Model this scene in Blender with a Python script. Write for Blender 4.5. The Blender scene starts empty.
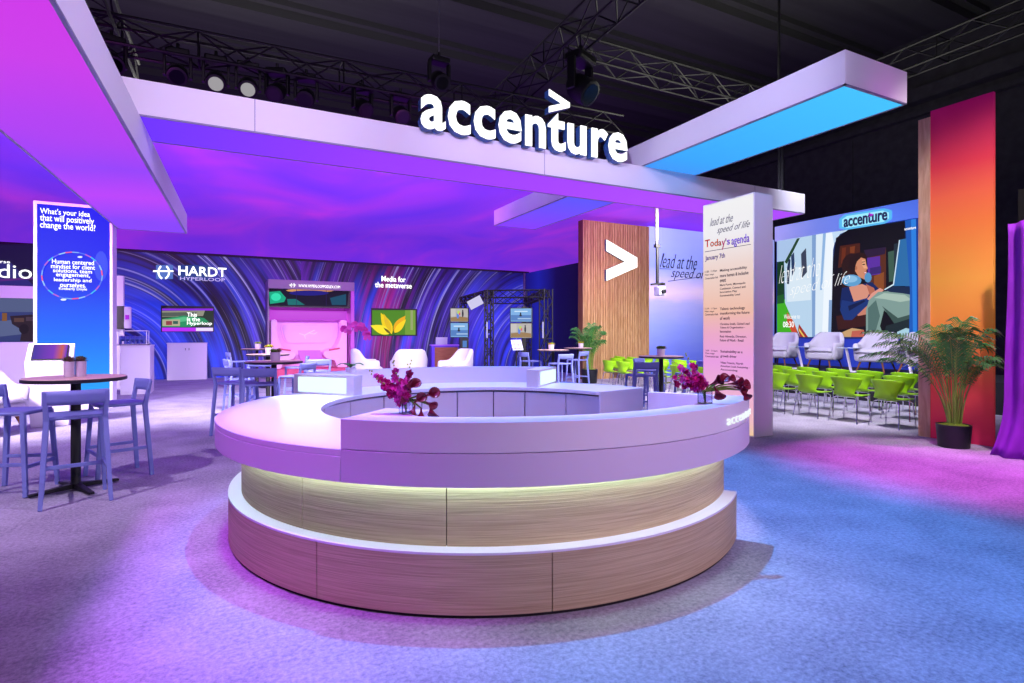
import bpy, bmesh, math, random
from math import sin, cos, pi, radians, hypot, atan2
from mathutils import Vector, Matrix
random.seed(7)
sc = bpy.context.scene
col = sc.collection

# ------------------------------------------------------------------ camera
YAW = radians(27); H = 1.5; FPX = 560.0; HY = 333.5
cam_d = bpy.data.cameras.new('camera'); cam = bpy.data.objects.new('camera', cam_d); col.objects.link(cam)
cam.location = (0, 0, H); cam.rotation_euler = (pi/2, 0, -YAW)
cam_d.sensor_width = 36; cam_d.lens = 36*FPX/1024; cam_d.shift_y = -(341.5-HY)/1024
cam_d.clip_end = 200; cam_d.clip_start = .05
sc.camera = cam
sc.view_settings.view_transform = 'Standard'; sc.view_settings.look = 'None'
sc.view_settings.exposure = 0; sc.view_settings.gamma = 1
w = bpy.data.worlds.new('hall_air'); sc.world = w; w.use_nodes = True
w.node_tree.nodes['Background'].inputs[0].default_value = (.8, .72, .9, 1)
w.node_tree.nodes['Background'].inputs[1].default_value = .15

def light(kind, name, loc, target, color, energy, size=.3, angle=60, blend=.6, size_y=None):
    d = bpy.data.lights.new(name, kind); o = bpy.data.objects.new(name, d); col.objects.link(o)
    o.location = loc; d.color = color; d.energy = energy
    if kind == 'AREA':
        d.shape = 'RECTANGLE'; d.size = size; d.size_y = size_y or size
    elif kind == 'SPOT':
        d.shadow_soft_size = size; d.spot_size = radians(angle); d.spot_blend = blend
    else: d.shadow_soft_size = size
    v = Vector(target)-Vector(loc); o.rotation_euler = v.to_track_quat('-Z', 'Y').to_euler()
    return o
# unseen lamps: added washes and fills, then coloured show spots
light('AREA', 'front_wash', (0.5, -3.0, 7.5), (4, 8, 1.5), (.80, .50, 1.0), 90, 4, size_y=2)
light('AREA', 'front_wash_cool', (8.5, -2.5, 7.5), (5, 7, 2), (.6, .5, 1.0), 60, 3, size_y=2)
light('SPOT', 'fascia_fill', (.5, -2.5, 5.2), (1.4, 7.3, 4.2), (.80, .58, 1.0), 2300, .3, 42, .9)  # added to brighten the fascia front
light('SPOT', 'fascia_fill', (4.5, -3.0, 5.2), (4.6, 7.3, 4.25), (.80, .62, 1.0), 1300, .3, 30, .9)
light('SPOT', 'beam_fill', (4.0, 1.2, 5.6), (-.9, 5.5, 3.75), (.86, .72, 1.0), 650, .2, 62, .7)  # added to brighten the beam sides
light('SPOT', 'beam_fill', (0.8, 2.2, 5.0), (6.2, 6.4, 4.5), (.66, .62, 1.0), 1100, .2, 50, .8)
light('SPOT', 'slat_wall_fill', (10.3, 9.4, 4.3), (11.9, 15.1, 3.2), (1.0, .93, .82), 900, .1, 60, .7)  # added to even out the light on the slats
light('SPOT', 'counter_front_fill', (3.6, -3.2, 3.4), (2.4, 3.0, .8), (1.0, .66, .92), 760, .25, 32, .9)  # added low fill for the counter front, on no truss
light('SPOT', 'counter_top_fill', (2.15, 4.5, 12.8), (2.08, 4.56, 1.0), (1.0, .86, .98), 3000, .05, 20.5, .12)  # added pale light kept to the worktops
light('SPOT', 'left_table_fill', (-4.6, 3.0, 6.4), (-1.9, 7.4, 0), (.88, .70, 1.0), 1700, .12, 50, .9)  # added fill for the dark floor round the left table
light('SPOT', 'counter_blue_spot', (2.35, 4.35, 12.9), (2.75, 3.9, 0), (.02, .36, 1.0), 7500, .05, 32, .45)
light('SPOT', 'counter_violet_spot', (1.5, 3.6, 11.0), (1.2, 4.2, 0), (.7, .2, 1.0), 800, .12, 52, .8)
light('SPOT', 'magenta_floor_spot', (6.8, 2.2, 10.0), (7.2, 3.3, 0), (1.0, .14, .95), 5600, .2, 24, .9)
light('SPOT', 'violet_floor_spot', (-1.4, 2.0, 9.0), (-1.0, 3.6, 0), (.66, .10, 1.0), 4300, .2, 36, .9)
light('SPOT', 'blue_floor_spot', (4.4, 1.2, 9.0), (4.3, 1.7, 0), (.12, .35, 1.0), 700, .2, 34, .9)
# added unseen lamps: booth fills hidden behind the fascia, then stage, palm and hall
for i, (x, e, c) in enumerate(((-4.5, 3800, (.90, .76, 1)), (1.0, 3000, (.88, .78, 1)), (4.5, 1500, (.92, .84, 1)), (8.6, 2400, (1, .92, .96)))):
    light('SPOT', 'booth_fill', (x, 8.75, 4.22), (x+1.0, 13.6, 0.0), c, e, .35, 88, .8)
for i, (x, c, e) in enumerate(((-8, (.85, .02, .75), 1300), (-3, (.80, .10, .95), 1500), (3, (.80, .12, .95), 1700), (8, (.80, .14, .95), 1500))):
    light('SPOT', 'ceiling_uplight', (x, 8.9, 4.45), (x+2.5, 18.0, 5.3), c, e, .5, 62, .9)
light('SPOT', 'stage_wash', (9.2, 6.0, 7.5), (13.6, 8.4, .8), (.78, .8, 1.0), 1900, .2, 62, .7)
light('SPOT', 'seating_fill', (8.4, 5.4, 4.2), (10.3, 8.2, 0), (.95, .88, 1.0), 1000, .05, 92, .6)  # added fill for the chair backs and nearby carpet
light('SPOT', 'palm_spot', (6.0, 1.0, 6.6), (9.0, 4.1, 2.0), (1.0, .88, .84), 1300, .08, 44, .8)
light('SPOT', 'curtain_spot', (5.4, .6, 7.0), (8.6, 3.0, 1.4), (.95, .5, 1.0), 700, .08, 30, .6)
light('AREA', 'hall_up_fill', (12, 10, 6.2), (12, 10, 12), (1, 1, .82), 400, 6, size_y=3)  # added upward fill for the dark hall ceiling
light('AREA', 'hall_up_fill', (-1, 17, 6.6), (-1, 17, 13), (1, 1, .82), 420, 8, size_y=4)

# ------------------------------------------------------------------ pixel helpers (plan the place from the photograph's perspective)
FW = Vector((sin(YAW), cos(YAW), 0)); RT = Vector((cos(YAW), -sin(YAW), 0))
def W(px, d, z=0):
    p = FW*d + RT*((px-512)/FPX*d); return Vector((p.x, p.y, z))
def P3(px, py, d):
    p = W(px, d); p.z = H-(py-HY)*d/FPX; return p
def on_y(px, py, Y):
    k = FW.y+RT.y*(px-512)/FPX; return P3(px, py, Y/k)
def on_x(px, py, X):
    k = FW.x+RT.x*(px-512)/FPX; return P3(px, py, X/k)
def on(plane, px, py, off=0):
    return on_y(px, py, plane[1]-off) if plane[0] == 'y' else on_x(px, py, plane[1]-off)

# ------------------------------------------------------------------ materials
def lin(c):
    if isinstance(c, str):
        c = [int(c[i:i+2], 16)/255 for i in (1, 3, 5)]
        c = [x/12.92 if x <= .04045 else ((x+.055)/1.055)**2.4 for x in c]
    return (*c[:3], 1)
_m = {}
def mat(name, c='#ffffff', rough=.5, metal=0, emit=None, es=1, bump=0, bscale=40, var=0, vscale=6, stretch=None, alpha=None, spec=None, trans=0):
    key = name
    if key in _m: return _m[key]
    m = bpy.data.materials.new(name); m.use_nodes = True; nt = m.node_tree
    b = nt.nodes['Principled BSDF']; b.inputs['Base Color'].default_value = lin(c)
    b.inputs['Roughness'].default_value = rough; b.inputs['Metallic'].default_value = metal
    if spec is not None: b.inputs['Specular IOR Level'].default_value = spec
    if trans: b.inputs['Transmission Weight'].default_value = trans
    if emit is not None:
        b.inputs['Emission Color'].default_value = lin(emit); b.inputs['Emission Strength'].default_value = es
    if bump or var:
        tc = nt.nodes.new('ShaderNodeTexCoord'); mp = nt.nodes.new('ShaderNodeMapping')
        nt.links.new(tc.outputs['Object'], mp.inputs[0])
        if stretch: mp.inputs['Scale'].default_value = stretch
        if bump:
            n = nt.nodes.new('ShaderNodeTexNoise'); n.inputs['Scale'].default_value = bscale; n.inputs['Detail'].default_value = 3
            bp = nt.nodes.new('ShaderNodeBump'); bp.inputs['Strength'].default_value = bump; bp.inputs['Distance'].default_value = .02
            nt.links.new(mp.outputs[0], n.inputs[0]); nt.links.new(n.outputs[0], bp.inputs['Height']); nt.links.new(bp.outputs[0], b.inputs['Normal'])
        if var:
            n = nt.nodes.new('ShaderNodeTexNoise'); n.inputs['Scale'].default_value = vscale; n.inputs['Detail'].default_value = 5
            r = nt.nodes.new('ShaderNodeValToRGB'); L = lin(c)
            r.color_ramp.elements[0].position = .3; r.color_ramp.elements[1].position = .7
            r.color_ramp.elements[0].color = (*[x*(1-var) for x in L[:3]], 1)
            r.color_ramp.elements[1].color = (*[min(1, x*(1+var*.6)) for x in L[:3]], 1)
            nt.links.new(mp.outputs[0], n.inputs[0]); nt.links.new(n.outputs[0], r.inputs[0]); nt.links.new(r.outputs[0], b.inputs['Base Color'])
    _m[key] = m; return m
def glow(c, s=1.0):
    """self-lit ink on a display or light box"""
    key = 'lit_%s_%.2f' % (c if isinstance(c, str) else '_'.join('%.2f' % x for x in c), s)
    if key in _m: return _m[key]
    m = bpy.data.materials.new(key); m.use_nodes = True; b = m.node_tree.nodes['Principled BSDF']
    b.inputs['Base Color'].default_value = (.01, .01, .01, 1); b.inputs['Roughness'].default_value = .6; b.inputs['Specular IOR Level'].default_value = .1
    b.inputs['Emission Color'].default_value = lin(c); b.inputs['Emission Strength'].default_value = s
    _m[key] = m; return m
def gradient_mat(name, axis, lo, hi, stops, emission=0, base=1, noise=0):
    """printed gradient along an object axis between lo and hi (metres)"""
    m = bpy.data.materials.new(name); m.use_nodes = True; nt = m.node_tree; b = nt.nodes['Principled BSDF']
    tc = nt.nodes.new('ShaderNodeTexCoord'); sp = nt.nodes.new('ShaderNodeSeparateXYZ'); mr = nt.nodes.new('ShaderNodeMapRange')
    nt.links.new(tc.outputs['Object'], sp.inputs[0]); nt.links.new(sp.outputs['XYZ'.index(axis)], mr.inputs[0])
    mr.inputs[1].default_value = lo; mr.inputs[2].default_value = hi
    r = nt.nodes.new('ShaderNodeValToRGB'); els = r.color_ramp.elements
    src = mr.outputs[0]
    if noise:
        n = nt.nodes.new('ShaderNodeTexNoise'); n.inputs['Scale'].default_value = .35; n.inputs['Detail'].default_value = 2
        nt.links.new(tc.outputs['Object'], n.inputs[0])
        ma = nt.nodes.new('ShaderNodeMath'); ma.operation = 'MULTIPLY_ADD'; ma.inputs[1].default_value = noise
        nt.links.new(n.outputs[0], ma.inputs[0]); nt.links.new(src, ma.inputs[2]); src = ma.outputs[0]
    nt.links.new(src, r.inputs[0])
    while len(els) < len(stops): els.new(.5)
    for e, (p, c) in zip(els, stops): e.position = p; e.color = lin(c)
    b.inputs['Roughness'].default_value = .7
    if base: nt.links.new(r.outputs[0], b.inputs['Base Color'])
    else: b.inputs['Base Color'].default_value = (.01, .01, .01, 1); b.inputs['Specular IOR Level'].default_value = .05
    if emission:
        nt.links.new(r.outputs[0], b.inputs['Emission Color']); b.inputs['Emission Strength'].default_value = emission
    return m
def wood_mat(name, c1, c2, stretch=(1.2, 1.2, 22), rough=.55, bump=.25):
    m = bpy.data.materials.new(name); m.use_nodes = True; nt = m.node_tree; b = nt.nodes['Principled BSDF']
    tc = nt.nodes.new('ShaderNodeTexCoord'); mp = nt.nodes.new('ShaderNodeMapping'); mp.inputs['Scale'].default_value = stretch
    n = nt.nodes.new('ShaderNodeTexNoise'); n.inputs['Scale'].default_value = 3; n.inputs['Detail'].default_value = 8; n.inputs['Distortion'].default_value = .6
    r = nt.nodes.new('ShaderNodeValToRGB'); r.color_ramp.elements[0].position = .35; r.color_ramp.elements[1].position = .65
    r.color_ramp.elements[0].color = lin(c1); r.color_ramp.elements[1].color = lin(c2)
    bp = nt.nodes.new('ShaderNodeBump'); bp.inputs['Strength'].default_value = bump; bp.inputs['Distance'].default_value = .01
    nt.links.new(tc.outputs['Object'], mp.inputs[0]); nt.links.new(mp.outputs[0], n.inputs[0]); nt.links.new(n.outputs[0], r.inputs[0])
    nt.links.new(r.outputs[0], b.inputs['Base Color']); nt.links.new(n.outputs[0], bp.inputs['Height']); nt.links.new(bp.outputs[0], b.inputs['Normal'])
    b.inputs['Roughness'].default_value = rough
    return m

# ------------------------------------------------------------------ object helpers
def tag(o, label=None, cat=None, group=None, kind=None):
    if label: o['label'] = label
    if cat: o['category'] = cat
    if group: o['group'] = group
    if kind: o['kind'] = kind
    return o
def thing(name, label, cat, loc=(0, 0, 0), rz=0, group=None):
    o = bpy.data.objects.new(name, None); col.objects.link(o); o.empty_display_size = .1
    o.location = loc; o.rotation_euler = (0, 0, rz)
    return tag(o, label, cat, group)
def dup(root, loc=None, rz=None, label=None, group=None, scale=None):
    r = root.copy(); col.objects.link(r)
    if loc is not None: r.location = loc
    if rz is not None: r.rotation_euler = (0, 0, rz)
    if scale: r.scale = scale
    if label: r['label'] = label
    if group: r['group'] = group
    for ch in list(root.children):
        c = ch.copy(); col.objects.link(c); c.parent = r
        for g in list(ch.children):
            d = g.copy(); col.objects.link(d); d.parent = c
    return r

class MB:
    def __init__(s): s.v = []; s.f = []; s.mi = []; s.cur = 0
    def add(s, vs, fs):
        o = len(s.v); s.v += [tuple(v) for v in vs]
        for f in fs: s.f.append([i+o for i in f]); s.mi.append(s.cur)
        return s
    def box(s, x0, y0, z0, x1, y1, z1):
        vs = [(x0,y0,z0),(x1,y0,z0),(x1,y1,z0),(x0,y1,z0),(x0,y0,z1),(x1,y0,z1),(x1,y1,z1),(x0,y1,z1)]
        return s.add(vs, [(0,3,2,1),(4,5,6,7),(0,1,5,4),(1,2,6,5),(2,3,7,6),(3,0,4,7)])
    def obox(s, c, size, rz=0, M=None):
        vs = []
        for dz in (-.5, .5):
            for dx, dy in ((-.5,-.5),(.5,-.5),(.5,.5),(-.5,.5)):
                v = Vector((dx*size[0], dy*size[1], dz*size[2]))
                v = (M @ v) if M else Matrix.Rotation(rz, 3, 'Z') @ v
                vs.append(v+Vector(c))
        return s.add(vs, [(0,3,2,1),(4,5,6,7),(0,1,5,4),(1,2,6,5),(2,3,7,6),(3,0,4,7)])
    def beam(s, p0, p1, w0, h0, w1=None, h1=None, up=(0, 0, 1)):
        p0 = Vector(p0); p1 = Vector(p1); w1 = w0 if w1 is None else w1; h1 = h0 if h1 is None else h1
        d = (p1-p0).normalized(); u = Vector(up)
        if abs(d.dot(u)) > .95: u = Vector((0, 1, 0))
        a = d.cross(u).normalized(); b = a.cross(d)
        vs = []
        for p, w_, h_ in ((p0, w0, h0), (p1, w1, h1)):
            for i, j in ((-1,-1),(1,-1),(1,1),(-1,1)): vs.append(p+a*(i*w_/2)+b*(j*h_/2))
        return s.add(vs, [(0,3,2,1),(4,5,6,7),(0,1,5,4),(1,2,6,5),(2,3,7,6),(3,0,4,7)])
    def tube(s, pts, r, n=8, cap=True):
        pts = [Vector(p) for p in pts]; rs = r if isinstance(r, (list, tuple)) else [r]*len(pts)
        vs = []; a = None
        for i, p in enumerate(pts):
            d = (pts[min(i+1, len(pts)-1)]-pts[max(i-1, 0)]).normalized()
            if a is None:
                t = Vector((0, 0, 1)) if abs(d.z) < .9 else Vector((1, 0, 0)); a = d.cross(t).normalized()
            else:
                a = (a-d*a.dot(d)).normalized()
            b = d.cross(a)
            for k in range(n): vs.append(p+(a*cos(2*pi*k/n)+b*sin(2*pi*k/n))*rs[i])
        fs = []
        for i in range(len(pts)-1):
            for k in range(n): fs.append((i*n+k, i*n+(k+1) % n, (i+1)*n+(k+1) % n, (i+1)*n+k))
        if cap: fs.append(tuple(range(n))[::-1]); fs.append(tuple((len(pts)-1)*n+k for k in range(n)))
        return s.add(vs, fs)
    def lathe(s, prof, n=32, c=(0, 0, 0)):
        vs = []; fs = []
        for r, z in prof:
            for k in range(n): vs.append((c[0]+r*cos(2*pi*k/n), c[1]+r*sin(2*pi*k/n), c[2]+z))
        for i in range(len(prof)-1):
            for k in range(n): fs.append((i*n+k, i*n+(k+1) % n, (i+1)*n+(k+1) % n, (i+1)*n+k))
        if prof[0][0] > 1e-4: fs.append(tuple(range(n))[::-1])
        if prof[-1][0] > 1e-4: fs.append(tuple((len(prof)-1)*n+k for k in range(n)))
        return s.add(vs, fs)
    def arc(s, r0, r1, a0, a1, z0, z1, c=(0, 0), n=None):
        """solid ring segment, angles in degrees"""
        n = n or max(2, int(abs(a1-a0)/2.0)+1); vs = []; fs = []
        for i in range(n+1):
            a = radians(a0+(a1-a0)*i/n)
            for r, z in ((r0, z0), (r1, z0), (r1, z1), (r0, z1)): vs.append((c[0]+r*cos(a), c[1]+r*sin(a), z))
        for i in range(n):
            o = i*4
            for k in range(4): fs.append((o+k, o+(k+1) % 4, o+4+(k+1) % 4, o+4+k))
        fs.append((3, 2, 1, 0)); o = n*4; fs.append((o, o+1, o+2, o+3))
        return s.add(vs, fs)
    def grid(s, fn, nu, nv):
        vs = [fn(i/nu, j/nv) for i in range(nu+1) for j in range(nv+1)]
        fs = [(i*(nv+1)+j, (i+1)*(nv+1)+j, (i+1)*(nv+1)+j+1, i*(nv+1)+j+1) for i in range(nu) for j in range(nv)]
        return s.add(vs, fs)
    def poly(s, pts): return s.add(pts, [tuple(range(len(pts)))])
    def build(s, name, m, parent=None, smooth=False, bevel=0, solid=0, sub=0, loc=None, fix=True):
        me = bpy.data.meshes.new(name); me.from_pydata(s.v, [], s.f); me.update()
        for x in (m if isinstance(m, (list, tuple)) else [m]): me.materials.append(x)
        for p, i in zip(me.polygons, s.mi): p.material_index = i
        if fix:
            bm = bmesh.new(); bm.from_mesh(me); bmesh.ops.recalc_face_normals(bm, faces=bm.faces); bm.to_mesh(me); bm.free()
        if smooth:
            for p in me.polygons: p.use_smooth = True
        o = bpy.data.objects.new(name, me); col.objects.link(o)
        if parent: o.parent = parent
        if loc: o.location = loc
        if solid:
            q = o.modifiers.new('thickness', 'SOLIDIFY'); q.thickness = solid; q.offset = 0
        if sub:
            q = o.modifiers.new('smooth', 'SUBSURF'); q.levels = sub; q.render_levels = sub
        if bevel:
            q = o.modifiers.new('bevel', 'BEVEL'); q.width = bevel; q.segments = 2; q.limit_method = 'ANGLE'; q.angle_limit = radians(40)
        if smooth and not sub:
            set_angle(me)
        return o
def set_angle(me, ang=40):
    bm = bmesh.new(); bm.from_mesh(me)
    for e in bm.edges:
        if len(e.link_faces) == 2 and e.calc_face_angle(0) > radians(ang): e.smooth = False
    bm.to_mesh(me); bm.free()

def text_mesh(s, bold=0, extrude=.0, shear=0, spacing=1):
    cu = bpy.data.curves.new('t', 'FONT'); cu.body = s; cu.size = 1; cu.offset = bold; cu.extrude = 0; cu.shear = shear; cu.space_character = spacing
    cu.resolution_u = 3
    o = bpy.data.objects.new('t', cu); col.objects.link(o)
    dg = bpy.context.evaluated_depsgraph_get(); me = bpy.data.meshes.new_from_object(o.evaluated_get(dg))
    bpy.data.objects.remove(o); bpy.data.curves.remove(cu)
    me.materials.clear()
    vs = [v.co.copy() for v in me.vertices]; fs = [tuple(p.vertices) for p in me.polygons]
    bpy.data.meshes.remove(me)
    x0 = min(v.x for v in vs); x1 = max(v.x for v in vs); y0 = min(v.y for v in vs); y1 = max(v.y for v in vs)
    return [((v.x-x0)/(x1-x0), (v.y-y0)/(y1-y0)) for v in vs], fs
def text_on(name, s, plane, px0, px1, py0, py1, m, parent=None, depth=.004, bold=0, off=.01, shear=0, slope=0, cap=None):
    """lettering on a wall: px0..px1 left/right columns, py0/py1 top/bottom rows seen at the left edge"""
    vs, fs = text_mesh(s, bold, shear=shear)
    a = on(plane, px0, py1, off); t = on(plane, px0, py0, off); b = on(plane, px1, py1, off)
    ax = 0 if plane[0] == 'y' else 1
    L = b[ax]-a[ax]; hgt = t.z-a.z
    def q(u, v, o):
        p = [0, 0, a.z+v*hgt+slope*u*abs(L)]
        p[ax] = a[ax]+u*L; p[1-ax] = plane[1]-off-o
        return tuple(p)
    return solid_text(name, vs, fs, q, depth, m, parent)
def solid_text(name, vs, fs, q, depth, m, parent):
    # outline edges for the sides
    cnt = {}
    bmx = bmesh.new()
    bv = [bmx.verts.new((u, v, 0)) for u, v in vs]
    for f in fs:
        try: bmx.faces.new([bv[i] for i in f])
        except ValueError: pass
    bmesh.ops.remove_doubles(bmx, verts=bmx.verts, dist=1e-5)
    r = bmesh.ops.extrude_face_region(bmx, geom=list(bmx.faces))
    for e in r['geom']:
        if isinstance(e, bmesh.types.BMVert): e.co.z = 1
    for v in bmx.verts: v.co = q(v.co.x, v.co.y, v.co.z*depth)
    bmesh.ops.recalc_face_normals(bmx, faces=bmx.faces)
    me = bpy.data.meshes.new(name); bmx.to_mesh(me); bmx.free(); me.materials.append(m if not isinstance(m, (list, tuple)) else m[0])
    o = bpy.data.objects.new(name, me); col.objects.link(o)
    if parent:
        o.parent = parent; o.matrix_parent_inverse = Matrix.Translation(parent.location).inverted() if parent.parent is None else Matrix()
    return o
def art(name, plane, polys, parent=None, off=.006, step=.0012):
    """flat picture printed/shown on a wall: list of (colour, strength, [(px,py)...])"""
    b = MB(); mats = []
    for i, (c, s, pts) in enumerate(polys):
        m = glow(c, s) if s else mat('print_'+c, c, .7)
        if m not in mats: mats.append(m)
        b.cur = mats.index(m)
        b.poly([on(plane, x, y, off+step*i) for x, y in pts])
    o = b.build(name, mats, fix=False)
    if parent:
        o.parent = parent; o.matrix_parent_inverse = Matrix.Translation(parent.location).inverted()
    return o
def attach(o, parent):
    o.parent = parent; o.matrix_parent_inverse = Matrix.Translation(parent.location).inverted() if parent.rotation_euler.z == 0 else (Matrix.Translation(parent.location) @ parent.rotation_euler.to_matrix().to_4x4()).inverted()
    return o
def rect(x0, y0, x1, y1): return [(x0, y0), (x1, y0), (x1, y1), (x0, y1)]
def blob(cx, cy, rx, ry, n=14, rot=0):
    return [(cx+rx*cos(t)*cos(rot)-ry*sin(t)*sin(rot), cy+rx*cos(t)*sin(rot)+ry*sin(t)*cos(rot)) for t in [2*pi*k/n for k in range(n)]]

# ------------------------------------------------------------------ common materials
WHITE = mat('white_laminate', '#efe9f5', .35)
WHITEM = mat('white_matte', '#e8e2ee', .7)
FABW = mat('white_fabric_skin', '#f3eef8', .8)
BLACK = mat('black_metal', '#0c0c0e', .55)
DARK = mat('dark_plastic', '#15151b', .45)
CHROME = mat('chrome', '#d8d8e0', .18, 1)
GREYM = mat('grey_metal', '#9a98a4', .4, .6)
OAK = wood_mat('limed_oak', '#b09a7a', '#cbb694', (.7, .7, 40), .6, .35)
OAKD = wood_mat('slat_oak', '#a3764c', '#c39d70', (9, 9, .8))
LEDW = glow('#e8fff8', 3.0)
SIGNW = glow('#ffffff', 1.6)

# ------------------------------------------------------------------ setting
def carpet():
    m = bpy.data.materials.new('carpet'); m.use_nodes = True; nt = m.node_tree; b = nt.nodes['Principled BSDF']
    tc = nt.nodes.new('ShaderNodeTexCoord')
    n1 = nt.nodes.new('ShaderNodeTexNoise'); n1.inputs['Scale'].default_value = 38; n1.inputs['Detail'].default_value = 8; n1.inputs['Roughness'].default_value = .75
    n2 = nt.nodes.new('ShaderNodeTexNoise'); n2.inputs['Scale'].default_value = 2.2; n2.inputs['Detail'].default_value = 4
    mx = nt.nodes.new('ShaderNodeMath'); mx.operation = 'MULTIPLY_ADD'; mx.inputs[1].default_value = .35
    r = nt.nodes.new('ShaderNodeValToRGB'); r.color_ramp.elements[0].position = .42; r.color_ramp.elements[1].position = .92
    r.color_ramp.elements[0].color = lin('#6f6c7c'); r.color_ramp.elements[1].color = lin('#cdc8da')
    for n in (n1, n2): nt.links.new(tc.outputs['Object'], n.inputs[0])
    nt.links.new(n2.outputs[0], mx.inputs[0]); nt.links.new(n1.outputs[0], mx.inputs[2]); nt.links.new(mx.outputs[0], r.inputs[0])
    nt.links.new(r.outputs[0], b.inputs['Base Color']); b.inputs['Roughness'].default_value = .95; b.inputs['Specular IOR Level'].default_value = .1
    bp = nt.nodes.new('ShaderNodeBump'); bp.inputs['Strength'].default_value = .5; bp.inputs['Distance'].default_value = .02
    nt.links.new(n1.outputs[0], bp.inputs['Height']); nt.links.new(bp.outputs[0], b.inputs['Normal'])
    return m
tag(MB().box(-26, -6, -.2, 26, 40, 0).build('floor', carpet()), kind='structure')
HALL = mat('hall_wall', '#38383a', .9, var=.3, vscale=3)
HALLC = mat('hall_ceiling', '#3a3a3c', .9, var=.25, vscale=.6, stretch=(.15, 3, 1))
hw = MB().box(24, -6, 0, 24.3, 40, 13)
for k in range(14): hw.box(23.96, -5+k*3.3, .4, 24.0, -4.94+k*3.3, 9.9)
hw.box(23.7, -6, 9.9, 24, 40, 10.1).box(23.5, -6, 10.4, 24, 40, 10.9)
tag(hw.build('wall_right', HALL), kind='structure')
tag(MB().box(-26, 40, 0, 26, 40.3, 13).build('wall_back', HALL), kind='structure')
tag(MB().box(-26.3, -6, 0, -26, 40, 13).build('wall_left', HALL), kind='structure')
hc = MB().box(-26, -6, 13, 26, 40, 13.2)
for k in range(10):
    y = 3+k*3.6
    hc.box(-26, y, 12.5, 26, y+.9, 13).box(-26, y+.9, 12.8, 26, y+1.15, 13).box(-26, y-.25, 12.8, 26, y, 13)
tag(hc.build('ceiling', HALLC), kind='structure')

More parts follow.
